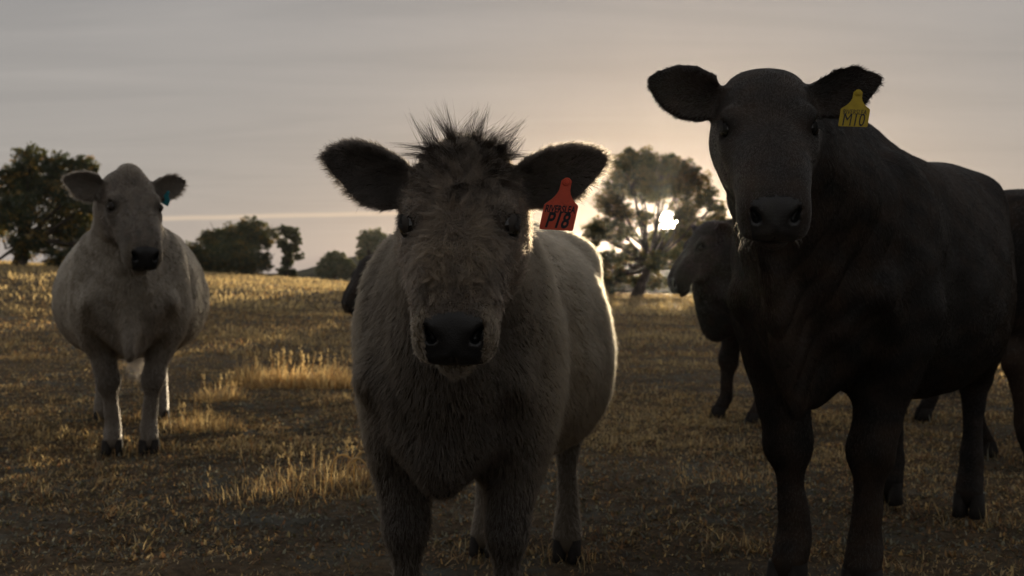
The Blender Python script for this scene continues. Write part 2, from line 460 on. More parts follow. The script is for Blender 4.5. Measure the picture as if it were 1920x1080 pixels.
tree('gum_tree', 'broad dark spreading tree between the silver cow and a slender tree', 58, 462,
     [(400, 450, 26), (440, 448, 34), (472, 428, 24), (490, 445, 26), (415, 480, 34), (455, 485, 38), (486, 490, 22), (430, 508, 28), (470, 512, 24), (385, 500, 24), (370, 470, 22), (395, 445, 16), (350, 490, 26)],
     40000, 0.15, T_DARK + [(0.075, 0.062, 0.022)], 32, 0.2, 0.6)
tree('gum_tree', 'slender open tree with airy top beside the broad dark tree', 58, 536,
     [(533, 432, 12), (549, 438, 14), (530, 458, 12), (545, 468, 14), (560, 454, 9), (538, 490, 14), (560, 480, 9), (530, 508, 10), (545, 515, 12)],
     11000, 0.14, T_DARK, 33, 0.11, 0.6)
tree('hill_tree', 'rounded grey green tree at the foot of the hill', 92, 626,
     [(626, 497, 24), (612, 508, 16), (640, 505, 18), (622, 484, 14), (634, 482, 12), (650, 500, 14)], 16000, 0.24, T_OLIVE, 34, 0.22, 0.5)
tree('hill_tree', 'sparse tree on the hill beside the shaggy front cow', 84, 690,
     [(692, 448, 18), (705, 440, 14), (684, 462, 14), (700, 468, 18), (712, 455, 16), (680, 478, 12), (725, 462, 22), (740, 480, 24)], 12000, 0.22, T_OLIVE, 35, 0.16, 0.5)
SUNGAP = [(1253, 418, 10), (1224, 388, 9), (1212, 385, 8), (1236, 384, 8), (1200, 436, 7), (1320, 398, 8), (1196, 455, 13), (1176, 451, 9), (1160, 470, 8), (1131, 462, 12)]
tree('gum_tree', 'wide crowned gum tree with the low sun glowing through it', 54, 1196,
     [(1170, 318, 30), (1205, 305, 30), (1240, 318, 32), (1285, 318, 22), (1305, 335, 28), (1275, 350, 30), (1160, 352, 30), (1200, 350, 34), (1232, 360, 24), (1140, 380, 26),
      (1165, 400, 26), (1130, 430, 26), (1165, 440, 28), (1205, 410, 20), (1235, 455, 26), (1280, 400, 28), (1310, 372, 20), (1335, 392, 22), (1345, 415, 20), (1290, 440, 30), (1320, 430, 22),
      (1150, 480, 26), (1190, 470, 24), (1130, 500, 20), (1225, 490, 24), (1270, 480, 30), (1165, 515, 16), (1330, 470, 28), (1300, 500, 26), (1110, 470, 22), (1115, 440, 24), (1110, 520, 20), (1145, 538, 16), (1215, 530, 18), (1340, 505, 24), (1352, 450, 22), (1335, 360, 14), (1262, 300, 16), (1180, 290, 14), (1250, 441, 15), (1245, 434, 9), (1232, 418, 9)],
     105000, 0.125, T_WARM, 36, 0.24, 0.6, gap=SUNGAP, stems=3)
tree('gum_tree', 'low dark tree hidden behind the shaggy cow', 55, 880,  # unseen tree, added for the shade it casts on the left field
     [(885, 500, 22), (905, 470, 28), (925, 450, 26), (940, 490, 32), (895, 520, 24), (875, 532, 16), (915, 530, 26), (955, 520, 28)], 11000, 0.15, T_DARK, 38, 0.18, 0.6)
tree('gum_tree', 'dark tree between the hidden tree and the sunlit gum tree', 56, 1030,  # second unseen tree, added to carry that shade further right
     [(975, 490, 30), (1010, 460, 30), (1045, 450, 28), (1070, 480, 30), (1000, 520, 30), (1040, 510, 32), (1080, 525, 26), (1095, 500, 22)], 11000, 0.15, T_DARK, 39, 0.18, 0.6)
tree('shrub', 'low golden shrub under the sunlit gum tree', 56, 1150, [(1140, 528, 18), (1165, 525, 20), (1195, 530, 15), (1120, 535, 14), (1235, 528, 16), (1270, 532, 14)], 9000, 0.13, T_WARM, 37, 0.05, 0.5, stems=2)


# ------------------------------------------------------------------ implicit modelling of the animals
def smin(a, b, k):
    h = np.clip(0.5 + 0.5 * (b - a) / k, 0, 1)
    return b + (a - b) * h - k * h * (1 - h)
class Field:
    def __init__(self, xs, ys, zs):
        self.ax = (xs, ys, zs)
        self.D = np.full((len(xs), len(ys), len(zs)), 1.0, np.float32)
    def _sl(self, lo, hi):
        out = []
        for a, l, h in zip(self.ax, lo, hi):
            out.append(slice(max(0, np.searchsorted(a, l) - 1), min(len(a), np.searchsorted(a, h) + 1)))
        return tuple(out)
    def op(self, pr, sub=False):
        fn, lo, hi, k = pr
        s = self._sl(np.asarray(lo) - k - 0.02, np.asarray(hi) + k + 0.02)
        g = np.meshgrid(self.ax[0][s[0]], self.ax[1][s[1]], self.ax[2][s[2]], indexing='ij')
        if g[0].size == 0: return
        P = np.stack([q.ravel() for q in g], 1)
        d = fn(P).reshape(g[0].shape)
        if sub: self.D[s] = -smin(-self.D[s], d, k)
        else: self.D[s] = smin(self.D[s], d, k)
    def mesh(self):
        D = self.D; S = D < 0
        xs, ys, zs = self.ax
        nx, ny, nz = D.shape
        corner = np.zeros((nx - 1, ny - 1, nz - 1), np.int8)
        for i in (0, 1):
            for j in (0, 1):
                for k in (0, 1):
                    corner += S[i:nx - 1 + i, j:ny - 1 + j, k:nz - 1 + k]
        act = (corner > 0) & (corner < 8)
        I, J, K = np.nonzero(act)
        idx = np.full(act.shape, -1, np.int64); idx[I, J, K] = np.arange(len(I))
        acc = np.zeros((len(I), 3)); cnt = np.zeros(len(I))
        for axis in range(3):
            o1, o2 = [a for a in range(3) if a != axis]
            for a in (0, 1):
                for b in (0, 1):
                    c0 = [I.copy(), J.copy(), K.copy()]; c0[o1] = c0[o1] + a; c0[o2] = c0[o2] + b
                    c1 = [q.copy() for q in c0]; c1[axis] = c1[axis] + 1
                    d0 = D[tuple(c0)]; d1 = D[tuple(c1)]
                    cr = (d0 < 0) != (d1 < 0)
                    tt = d0 / (d0 - d1 + 1e-12)
                    for q in range(3):
                        p0 = self.ax[q][c0[q]]; p1 = self.ax[q][c1[q]]
                        acc[:, q] += np.where(cr, p0 + (p1 - p0) * tt, 0)
                    cnt += cr
        V = acc / cnt[:, None]
        quads = []
        for axis in range(3):
            o1, o2 = [(1, 2), (2, 0), (0, 1)][axis]
            a0 = [slice(None)] * 3; a1 = [slice(None)] * 3
            a0[axis] = slice(0, -1); a1[axis] = slice(1, None)
            s0 = S[tuple(a0)]; s1 = S[tuple(a1)]
            cr = np.argwhere(s0 != s1)
            ok = (cr[:, o1] > 0) & (cr[:, o2] > 0) & (cr[:, o1] < D.shape[o1] - 1) & (cr[:, o2] < D.shape[o2] - 1)
            cr = cr[ok]
            fl = s0[tuple(cr.T)]
            def cell(a, b):
                c = cr.copy(); c[:, o1] -= a; c[:, o2] -= b
                return idx[c[:, 0], c[:, 1], c[:, 2]]
            q = np.stack([cell(1, 1), cell(0, 1), cell(0, 0), cell(1, 0)], 1)
            q[~fl] = q[~fl][:, ::-1]
            quads.append(q)
        return V, np.concatenate(quads)
def unit(v):
    v = np.asarray(v, float); return v / (np.linalg.norm(v) + 1e-12)
def pr_chain(pts, radii, k=0.05, flat=None):
    pts = np.asarray(pts, float); radii = np.asarray(radii, float)
    def fn(P):
        d = None
        for a, b, r0, r1 in zip(pts[:-1], pts[1:], radii[:-1], radii[1:]):
            ab = b - a
            t = np.clip(((P - a) @ ab) / (ab @ ab), 0, 1)
            e = np.linalg.norm(P - a - t[:, None] * ab, axis=1) - (r0 + (r1 - r0) * t)
            d = e if d is None else np.minimum(d, e)
        return d
    m = radii.max()
    return (fn, pts.min(0) - m, pts.max(0) + m, k)
def pr_ell(c, r, k=0.05, F=None):
    c = np.asarray(c, float); r = np.asarray(r, float)
    F = np.eye(3) if F is None else F           # columns: local axes
    def fn(P):
        q = (P - c) @ F
        k0 = np.linalg.norm(q / r, axis=1); k1 = np.linalg.norm(q / (r * r), axis=1) + 1e-9
        return k0 * (k0 - 1) / k1
    return (fn, c - r.max(), c + r.max(), k)
def smooth_tab(u, *cols, n=300, w=13):
    u = np.asarray(u, float); U = np.linspace(u[0], u[-1], n); out = [U]
    ker = np.hanning(w + 2)[1:-1]; ker /= ker.sum()
    for c in cols:
        y = np.interp(U, u, c); y = np.convolve(np.pad(y, w // 2, mode='edge'), ker, mode='valid'); out.append(y)
    return out
def pr_loft(o, F, tab, k=0.05, p=2.3):
    """sections along the first axis of F: half width, top, bottom, widening towards the top"""
    o = np.asarray(o, float); U, A, T, B, W = tab
    def fn(P):
        q = (P - o) @ F
        u = q[:, 0]
        a = np.interp(u, U, A); tp = np.interp(u, U, T); bt = np.interp(u, U, B); tw = np.interp(u, U, W)
        c = (tp + bt) / 2; h = np.maximum((tp - bt) / 2, 1e-3)
        s = (q[:, 2] - c) / h
        ae = np.maximum(a * (1 + tw * np.clip(s, -1.2, 1.2)), 1e-3)
        f = ((np.abs(q[:, 1]) / ae) ** p + np.abs(s) ** p) ** (1 / p)
        d = (f - 1) * np.minimum(ae, h)
        e = np.maximum(u - U[-1], U[0] - u)
        return np.where(e > 0, np.sqrt(np.maximum(d, 0) ** 2 + e ** 2), np.maximum(d, e))
    ext = np.array([[u, s1 * a * 1.25, z] for u, a, t_, b_ in zip(U, A, T, B) for s1 in (-1, 1) for z in (t_, b_)]) @ F.T + o
    return (fn, ext.min(0), ext.max(0), k)
def pr_ear(o, F, L, W, cup, th=0.008, k=0.03, droop=0.0):
    """leaf shaped cupped ear; F columns: length, width, opening normal"""
    o = np.asarray(o, float)
    tu = np.array([0, .12, .3, .5, .7, .85, .95, 1.0]); tw_ = np.array([.45, .58, .88, 1.0, .86, .58, .30, .05])
    def fn(P):
        q = (P - o) @ F
        u = q[:, 0] / L
        w = np.interp(u, tu, tw_) * W
        s = q[:, 1] + droop * u * u * L
        edge = np.abs(s) - w
        cupd = cup * (s / W) ** 2 * np.clip(1.25 - u, 0.2, 1.2) - cup * 0.3 * np.clip(1 - 2 * u, 0, 1)
        thick = np.abs(q[:, 2] - cupd) - th * (1.9 - 1.3 * np.clip(u, 0, 1))
        d = np.maximum(thick, edge * 0.8)
        ends = np.maximum(q[:, 0] - L, -q[:, 0])
        return np.maximum(d, ends)
    e = np.array([[u, s, w] for u in (0, L) for s in (-W - abs(droop) * L, W) for w in (-0.03, cup + 0.03)]) @ F.T + o
    return (fn, e.min(0), e.max(0), k)
def axis_pts(lo, hi, flo, fhi, hc, hf):
    a = []
    x = lo
    while x < hi:
        a.append(x); 
        dist = max(flo - x, x - fhi, 0.0)
        x += min(hc, hf + dist * 0.25) if dist > 0 else hf
    a.append(x)
    return np.array(a)

# ------------------------------------------------------------------ coat materials
M_SKIN = principled('cow_hide', (0.1, 0.08, 0.06), 0.75, 0.25, attr='tint')
M_SKIN_BLACK = principled('black_cow_hide', (0.012, 0.010, 0.009), 0.75, 0.12, attr='tint', noise=(14, 0.1))
M_EYE = principled('dark_eye', (0.004, 0.003, 0.002), 0.12, 0.45, coat=0.6)
M_LID = principled('eyelid_skin', (0.022, 0.017, 0.013), 0.6, 0.3)
M_LID_DARK = principled('dark_eyelid_skin', (0.008, 0.007, 0.006), 0.7, 0.2)
M_HOOF = principled('horn_hoof', (0.018, 0.015, 0.013), 0.8, 0.2, noise=(30, 0.4))
def hair_mat(name, rough=0.35, radial=0.5, coat=0.0):
    m, t, out = new_mat(name)
    h = t.nodes.new('ShaderNodeBsdfHairPrincipled')
    h.model = 'CHIANG'; h.parametrization = 'COLOR'
    a = t.nodes.new('ShaderNodeAttribute'); a.attribute_name = 'tint'
    t.links.new(a.outputs['Color'], h.inputs['Color'])
    h.inputs['Roughness'].default_value = rough; h.inputs['Radial Roughness'].default_value = radial
    h.inputs['Random Roughness'].default_value = 0.3
    t.links.new(h.outputs[0], out.inputs[0])
    return m
M_HAIR = hair_mat('cow_coat', 0.45, 0.6)
M_HAIR_BLACK = principled('black_cow_coat', (0.012, 0.010, 0.009), 0.42, 0.45, attr='tint')
M_LOCK = principled('dark_forelock', (0.02, 0.015, 0.011), 0.55, 0.25, attr='tint')

def make_hair(name, roots, dirs, bends, lens, cols, rad, mat, parent, seg=4, curl=0.0, g=None):
    n = len(roots)
    t = np.linspace(0, 1, seg + 1)
    P = roots[:, None, :] + lens[:, None, None] * (t[None, :, None] * dirs[:, None, :] + (t ** 2)[None, :, None] * bends[:, None, :])
    if curl:
        ph = g.uniform(0, 6.28, (n, 1)); fr = g.uniform(3, 7, (n, 1))
        sd = np.cross(dirs, g.normal(size=(n, 3))); sd /= np.linalg.norm(sd, axis=1)[:, None] + 1e-9
        P = P + (np.sin(ph + fr * t) - np.sin(ph))[:, :, None] * sd[:, None, :] * (lens * curl)[:, None, None]
    hc = bpy.data.hair_curves.new(name)
    hc.add_curves([seg + 1] * n)
    hc.points.foreach_set('position', P.astype(np.float32).ravel())
    rr = (rad[:, None] if np.ndim(rad) else np.full((n, 1), rad)) * (1.0 - 0.85 * t[None, :] ** 1.5)
    if 'radius' not in hc.attributes: hc.attributes.new('radius', 'FLOAT', 'POINT')
    hc.attributes['radius'].data.foreach_set('value', rr.astype(np.float32).ravel())
    ca = hc.attributes.new('tint', 'FLOAT_COLOR', 'CURVE')
    ca.data.foreach_set('color', np.concatenate([cols, np.ones((n, 1))], 1).astype(np.float32).ravel())
    hc.materials.append(mat)
    o = bpy.data.objects.new(name, hc); COL.objects.link(o); o.parent = parent
    return o

HOOVES = []
def rotz(a):
    c, s = math.cos(a), math.sin(a); return np.array([[c, -s, 0], [s, c, 0], [0, 0, 1.0]])

def make_cow(label, pos, yaw, s, eye_mid, head_yaw, head_pitch, hs, style, head_roll=0.0, width=1.0, legs=None, hc=0.016, hf=0.006,
             nhair=100000, hair_len=0.02, hair_rad=0.0004, group='cattle standing in the paddock', ears=((0.18, 0.10), (0.18, 0.10)), ear_size=(0.19, 0.056),
             body_len=1.0, tail=True, belly=0.0, tuft=0.0, tagspec=None, seed=1, brisket=1.0, ear_hair=0.025, lashes=True, neck_drop=0.0, neck_fold=0.0, dewlap=0.0):
    g = np.random.default_rng(seed)
    pos = np.array([pos[0], pos[1], float(ground_h(np.array(pos[0]), np.array(pos[1])))])
    Rw = rotz(yaw)                                  # local -> world
    root = empty('cow', pos, yaw)
    tag(root, label, 'cow', group)
    toL = lambda p: Rw.T @ (np.asarray(p, float) - pos)
    # ---- head frame (local)
    hy, hp = head_yaw - yaw, head_pitch
    U = rotz(hy) @ np.array([math.cos(hp), 0, -math.sin(hp)])
    Wn = rotz(hy) @ np.array([math.sin(hp), 0, math.cos(hp)])
    Vn = np.cross(Wn, U)                            # towards the animal's left
    if head_roll:
        c, s_ = math.cos(head_roll), math.sin(head_roll)
        Vn, Wn = Vn * c + Wn * s_, Wn * c - Vn * s_
    HF = np.stack([U, Vn, Wn], 1)
    H0 = toL(eye_mid) - HF @ (np.array([0.195, 0, -0.03]) * hs)
    hd = lambda u, v, w: H0 + HF @ (np.array([u, v, w]) * hs)
    bl = body_len
    def S(x, y, z): return np.array([x * s * (bl if x < 0 else 1), y * s * width, z * s])
    # ---- torso
    T = [(0.33, .07, 1.02, .86, -.1), (0.27, .15, 1.14, .72, -.1), (0.18, .205, 1.22, .63, -.12), (0.06, .245, 1.30, .585, -.16), (-.08, .262, 1.345, .57, -.18), (-.25, .275, 1.345, .545, -.16),
         (-.45, .335, 1.325, .515, -.14), (-.7, .375, 1.315, .49, -.12), (-.95, .365, 1.325, .51, -.06), (-1.15, .325, 1.345, .60, 0), (-1.33, .275, 1.34, .74, 0), (-1.46, .20, 1.29, .88, 0), (-1.54, .09, 1.2, 1.0, 0)]
    T = sorted(T)
    tt = np.array(T)
    xx = tt[:, 0] * s * np.where(tt[:, 0] < 0, bl, 1)
    bel = np.exp(-((tt[:, 0] + 0.72) / 0.42) ** 2)
    tab = smooth_tab(xx, tt[:, 1] * s * width * (1 + belly * bel), tt[:, 2] * s, (tt[:, 3] - 0.05 * belly * bel) * s, tt[:, 4], w=21)
    torso = pr_loft((0, 0, 0), np.eye(3), tab, 0.05, 2.25)
    prims = [torso]
    head_prims = []
    # ---- neck
    nb = hd(0.10, 0, -0.16)
    sh = S(-0.05, 0, 1.02 - neck_drop)
    midn = (sh + nb) / 2 + np.array([0, 0, 0.0])
    r_n = 0.135 * hs
    prims.append(pr_chain([sh, midn, nb], [0.255 * s * width ** 0.5, 0.195 * s, r_n], 0.10))
    prims.append(pr_chain([S(-.15, 0, 1.25 - neck_drop * .5), (S(-.1, 0, 1.24 - neck_drop * .5) + hd(0.03, 0, -.10)) / 2 + np.array([0, 0, .03 * s]), hd(0.04, 0, -0.10)], [0.11 * s, 0.10 * s, 0.085 * hs], 0.09))
    prims.append(pr_chain([S(.20, 0, .80), (S(.26, 0, .84) + hd(0.17, 0, -.22)) / 2, hd(0.17, 0, -0.20)], [0.13 * s, 0.085 * s, 0.070 * hs], 0.09))
    prims.append(pr_ell(S(.20, 0, .71), np.array([.11, .085 * width, .17 * brisket]) * s, 0.08))
    if dewlap:
        for a_ in np.linspace(0, 1, 5):
            c_ = hd(0.15, 0, -.25) * (1 - a_) + S(.33, 0, .66) * a_
            prims.append(pr_ell(c_, np.array([.10, .022 + .02 * a_, .12 + .04 * a_]) * s * dewlap, 0.05))
    # ---- legs
    legs = legs or {}
    leg_list = []
    for key, sgn in (('fl', 1), ('fr', -1)):
        dx_, dy_ = legs.get(key, (0, 0))
        a = S(0.02, sgn * .185, .98); e = S(-.05, sgn * .205, .74)
        prims.append(pr_ell(S(-.02, sgn * .172, .92), np.array([.20, .122 * width, .34]) * s, 0.04))
        prims.append(pr_ell(S(.17, sgn * .12, .84), np.array([.10, .095 * width, .13]) * s, 0.07))
        kn = S(.02, sgn * .15, .42) + [dx_ * .55, dy_ * .6, 0]; ft = S(.01, sgn * .15, .155) + [dx_ * .95, dy_, 0]; ho = S(.05, sgn * .152, .075) + [dx_, dy_, 0]
        prims.append(pr_chain([S(-.03, sgn * .18, .80), S(-.01, sgn * .165, .62) + [dx_ * .25, dy_ * .3, 0], kn], np.array([.115, .088, .056]) * s, 0.06))
        prims.append(pr_ell(kn, np.array([.058, .056, .075]) * s, 0.04))
        prims.append(pr_chain([kn, (kn + ft) / 2, ft, ho], np.array([.052, .039, .048, .052]) * s, 0.03))
        leg_list.append((ho, kn))
    for key, sgn in (('hl', 1), ('hr', -1)):
        dx_, dy_ = legs.get(key, (0, 0))
        prims.append(pr_ell(S(-1.27, sgn * .17, .93), np.array([.25, .14 * width, .34]) * s, 0.07))
        hk = S(-1.37, sgn * .16, .52) + [dx_ * .6, dy_ * .6, 0]; ft = S(-1.31, sgn * .16, .17) + [dx_ * .95, dy_, 0]; ho = S(-1.26, sgn * .162, .075) + [dx_, dy_, 0]
        prims.append(pr_chain([S(-1.10, sgn * .19, .80), S(-1.22, sgn * .175, .66) + [dx_ * .3, dy_ * .3, 0], hk], np.array([.15, .108, .062]) * s, 0.06))
        prims.append(pr_ell(hk + np.array([-.02 * s, 0, .01]), np.array([.055, .048, .075]) * s, 0.04))
        prims.append(pr_chain([hk, (hk + ft) / 2, ft, ho], np.array([.056, .042, .050, .053]) * s, 0.03))
        leg_list.append((ho, hk))
    for sgn in (1, -1):
        prims.append(pr_ell(S(-1.12, sgn * .225, 1.185), np.array([.12, .065, .07]) * s, 0.09))
        prims.append(pr_ell(S(.20, sgn * .185, .84), np.array([.05, .05, .07]) * s, 0.05))
    if tail:
        prims.append(pr_chain([S(-1.50, 0, 1.27), S(-1.57, 0, 1.12), S(-1.59, 0.01, .85), S(-1.58, 0.02, .60)], np.array([.045, .032, .024, .020]) * s, 0.03))
    # ---- head
    ht = np.array([(-.045, .060, -.045, -.12, .0), (-.02, .096, -.008, -.165, .0), (.02, .111, .008, -.20, .02), (.07, .116, .018, -.225, .06), (.13, .121, .014, -.235, .12), (.19, .117, .008, -.228, .14), (.25, .109, .004, -.207, .12),
                   (.31, .096, .001, -.170, .06), (.37, .083, -.002, -.145, .0), (.415, .078, -.006, -.134, -.06), (.445, .077, -.020, -.128, -.10), (.470, .074, -.040, -.124, -.10), (.492, .066, -.060, -.116, -.06), (.506, .050, -.076, -.106, -.0)])
    htab = smooth_tab(ht[:, 0] * hs, *(ht[:, i] * (hs if i < 4 else 1) for i in range(1, 5)), w=15)
    head = pr_loft(H0, HF, htab, 0.05 * hs, 2.5)
    prims.append(head); head_prims.append(head)
    def HE(c, r, k=0.03, rot=None):
        return pr_ell(hd(*c), np.array(r) * hs, k * hs, HF if rot is None else HF @ rot)
    for sg in (1, -1):
        prims.append(HE((.165, sg * .099, -.012), (.042, .026, .022), .03))      # brow
        prims.append(HE((.215, sg * .104, -.055), (.045, .020, .026), .03))       # below the eye
        prims.append(HE((.14, sg * .085, -.15), (.10, .030, .075), .05))          # cheek / jaw muscle
        prims.append(HE((.442, sg * .050, -.055), (.034, .025, .030), .03))      # nostril wing
        prims.append(HE((.438, sg * .057, -.096), (.048, .024, .028), .03))       # upper lip
        prims.append(HE((.33, sg * .055, -.045), (.10, .025, .045), .05))
    if style != 'black': prims.append(HE((.01, 0, .0), (.055, .05, .034), .05))                          # poll
    prims.append(HE((.452, 0, -.141), (.050, .046, .022), .016))                  # chin
    # ---- ears
    ear_fr = []
    for sg, (lift, fwd) in zip((1, -1), ears):
        L = unit(Vn * sg * 1.0 + Wn * 0.0 + np.array([0, 0, 1.0]) * lift - rotz(hy)[:, 0] * fwd)
        fr = rotz(hy)[:, 0] * 0.95 + np.array([0, 0, -0.15]) + Vn * sg * 0.1     # opening faces forward
        N = unit(fr - L * (fr @ L)); Wd = np.cross(N, L)
        EF = np.stack([L, Wd, N], 1)
        eo = hd(.055, sg * .092, -.075)
        ln, wd = ear_size[0] * hs, ear_size[1] * hs
        er = pr_ear(eo, EF, ln, wd, 0.030 * hs, 0.0085 * hs, 0.022 * hs, droop=0.0)
        prims.append(er); ear_fr.append((eo, EF, ln, wd, er))
    cuts = []
    eyes = []
    for sg in (1, -1):
        ec = hd(.192, sg * .108, -.024); eyes.append((ec, sg))
        cuts.append(HE((.192, sg * .124, -.020), (.030, .022, .021), .010))
        # nostril: slanting slit
        pl = unit(np.array([0.72, 0, -0.69])); pn = np.array([0.69, 0, 0.72])
        sl = unit(pl * 0.80 + np.array([0, -sg * 0.60, 0])); rot = np.stack([sl, np.cross(pn, sl), pn], 1)
        cuts.append(HE((.464, sg * .050, -.046), (.021, .0062, .018), .007, rot))
        cuts.append(HE((.474, sg * .046, -.054), (.009, .009, .016), .008, rot))
    for sgn in (1, -1):
        cuts.append(pr_ell(S(.26, sgn * .20, .70), np.array([.07, .05, .12]) * s, 0.06))
        cuts.append(pr_ell(S(-.30, sgn * .40 , .86), np.array([.05, .09, .26]) * s, 0.07))
    cuts.append(HE((.482, 0, -.121), (.062, .085, .0040), .008))                   # mouth
    cuts.append(HE((.515, 0, -.092), (.02, .004, .022), .010))                       # philtrum
    # ---- field and surface
    lo = np.min([p[1] for p in prims], 0) - 0.05; hi = np.max([p[2] for p in prims], 0) + 0.05
    lo[2] = 0.03
    allh = np.array([hd(u, v, w) for u in (-.05, .53) for v in (-.14, .14) for w in (.04, -.25)] + [e[0] + e[1] @ np.array([e[2], q, 0]) for e in ear_fr for q in (-e[3], e[3])])
    fl, fh = allh.min(0), allh.max(0)
    F = Field(*[axis_pts(lo[i], hi[i], fl[i], fh[i], hc, hf) for i in range(3)])
    for p in prims: F.op(p)
    for c in cuts: F.op(c, True)
    V, Q = F.mesh()
    # ---- regions and colours
    def regions(P):
        q = (P - H0) @ HF / hs
        dh = np.minimum(head[0](P), 0.2)
        hw = sstep(0.05 * hs, 0.012 * hs, dh)
        de = np.full(len(P), 1.0)
        for e in ear_fr:
            w_ = (P - e[0]) @ e[1]
            de = np.where(w_[:, 0] > 0.15 * e[2], np.minimum(de, e[4][0](P)), de)
        ew = sstep(0.02, 0.006, de)
        nose = (q[:, 0] > 0.434 + 1.5 * np.abs(q[:, 1]) ** 1.6) & (np.abs(q[:, 1]) < 0.061 - 0.25 * np.clip(-q[:, 2] - .06, 0, .1)) & (q[:, 2] > -0.114) & (hw > 0.5)
        eye = np.zeros(len(P), bool)
        for ec, sg in eyes: eye |= np.linalg.norm(P - ec, axis=1) < 0.031 * hs
        return q, hw, ew, nose, eye
    wv = [Waves(1.1, 7, seed * 7 + i) for i in range(3)]
    wvf = [Waves(14.0, 9, seed * 9 + i) for i in range(3)]
    wvc = [Waves(34.0, 11, seed * 5 + i) for i in range(3)]
    knees = [k for _, k in leg_list]
    def colour(P, N=None):
        q, hw, ew, nose, eye = regions(P)
        n1 = wv[0](P); n2 = wvf[0](P)
        if style == 'black':
            base = np.array([0.0115, 0.0100, 0.0090]); brown = np.array([0.032, 0.0205, 0.0135])
            c = (1 + 1.2 * hw)[:, None] * base + (brown - base) * np.clip(0.35 + 0.4 * n1 + 0.25 * n2, 0, 1)[:, None]  # heads lightened: a veil of flare painted into the coat
        else:
            if style == 'shaggy':
                body = np.array([0.190, 0.146, 0.092]); dk = np.array([0.016, 0.012, 0.009]); face = np.array([0.047, 0.034, 0.0235]); eard = np.array([0.022, 0.018, 0.015]); legc = np.array([0.055, 0.043, 0.031])
            else:
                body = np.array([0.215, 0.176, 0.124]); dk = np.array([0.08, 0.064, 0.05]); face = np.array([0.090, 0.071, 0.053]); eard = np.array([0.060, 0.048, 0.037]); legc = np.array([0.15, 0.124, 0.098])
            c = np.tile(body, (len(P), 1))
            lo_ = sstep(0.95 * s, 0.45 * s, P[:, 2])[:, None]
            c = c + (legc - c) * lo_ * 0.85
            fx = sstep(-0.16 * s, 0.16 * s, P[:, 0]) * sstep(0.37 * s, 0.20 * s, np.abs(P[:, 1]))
            c = c + (dk - c) * (fx * (0.9 if style == 'shaggy' else 0.45))[:, None]  # dark brown chest; the head's shadow on the neck is painted in too
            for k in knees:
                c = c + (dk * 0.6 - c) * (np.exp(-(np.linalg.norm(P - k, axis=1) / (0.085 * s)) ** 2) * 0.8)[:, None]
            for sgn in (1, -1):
                c = c + (dk - c) * (np.exp(-(np.linalg.norm((P - S(.26, sgn * .12, .80)) * [1, 1, .7], axis=1) / (0.07 * s)) ** 2) * 0.6)[:, None]  # shade of the shoulder hollows painted into the coat
            fc = face * (1 + 0.25 * np.clip(wvf[1](P), -1.5, 1.5))[:, None]
            if style == 'shaggy':
                tan = np.exp(-((np.abs(q[:, 1]) - 0.035) / 0.03) ** 2 - ((q[:, 0] - 0.31) / 0.09) ** 2)
                fc = fc + (np.array([0.098, 0.071, 0.043]) - fc) * (tan * 0.65)[:, None]
                top = sstep(0.10, 0.0, q[:, 0]); fc = fc * (1 - 0.42 * top)[:, None]
            rim = sstep(0.39, 0.44, q[:, 0]) * sstep(0.05, 0.068, np.abs(q[:, 1]) + np.clip(-q[:, 2] - 0.10, 0, 1) * 3)
            fc = fc + (body * 0.8 - fc) * (rim * 0.45)[:, None]
            c = c + (fc - c) * hw[:, None]
            c = c + (eard - c) * (ew * 0.95)[:, None]
            c = c * (1 + 0.10 * n1 + 0.05 * n2)[:, None]
        for ec, sg in eyes:
            c = c * (1 - 0.7 * np.exp(-(np.linalg.norm(P - ec, axis=1) / (0.036 * hs)) ** 4))[:, None]
        nc = np.array([0.014, 0.014, 0.0155])
        c = np.where(nose[:, None], nc, c)
        return np.clip(c, 0.003, 0.9)
    me = mesh_from('body', V, Q)
    nr = np.empty(len(V) * 3, np.float32); me.vertices.foreach_get('normal', nr); nr = nr.reshape(-1, 3)
    nfree = 1 - regions(V)[1]
    rel = (Waves(2.2, 9, seed + 50)(V) * 0.006 + Waves(6.0, 9, seed + 60)(V) * 0.0028) * s
    if neck_fold:
        na = nb - sh; nl_ = np.linalg.norm(na); tn = (V - sh) @ na / nl_ ** 2
        wgt = sstep(0.15, 0.4, tn) * sstep(1.25, 0.8, tn)
        vert = Waves(1.2, 5, seed + 70)(V)
        rel = rel + wgt * neck_fold * (np.abs(np.sin(tn * nl_ / 0.075 * math.pi + 1.2 * vert + V[:, 2] * 5)) - 0.6)
    V = V + nr * (rel * nfree)[:, None]
    me.vertices.foreach_set('co', V.astype(np.float32).ravel()); me.update()
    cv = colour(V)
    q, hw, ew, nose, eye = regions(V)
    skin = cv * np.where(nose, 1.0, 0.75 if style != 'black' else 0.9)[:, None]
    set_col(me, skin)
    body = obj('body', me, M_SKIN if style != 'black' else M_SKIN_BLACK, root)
    # wet nose leather as a second slot
    me.materials.append(M_NOSE)
    pc = np.array([V[f].mean(0) for f in Q]) if False else V[Q].mean(1)
    qn = regions(pc)[3]
    me.polygons.foreach_set('material_index', qn.astype(np.int32))
    nrm = np.empty(len(V) * 3, np.float32); me.vertices.foreach_get('normal', nrm); nrm = nrm.reshape(-1, 3)
    # ---- coat
    tri = np.concatenate([Q[:, [0, 1, 2]], Q[:, [0, 2, 3]]])
    A = V[tri[:, 0]]; B = V[tri[:, 1]]; Cc = V[tri[:, 2]]
    area = 0.5 * np.linalg.norm(np.cross(B - A, Cc - A), axis=1)
    ctr = (A + B + Cc) / 3
    fn_ = np.cross(B - A, Cc - A); fn_ /= np.linalg.norm(fn_, axis=1)[:, None] + 1e-12
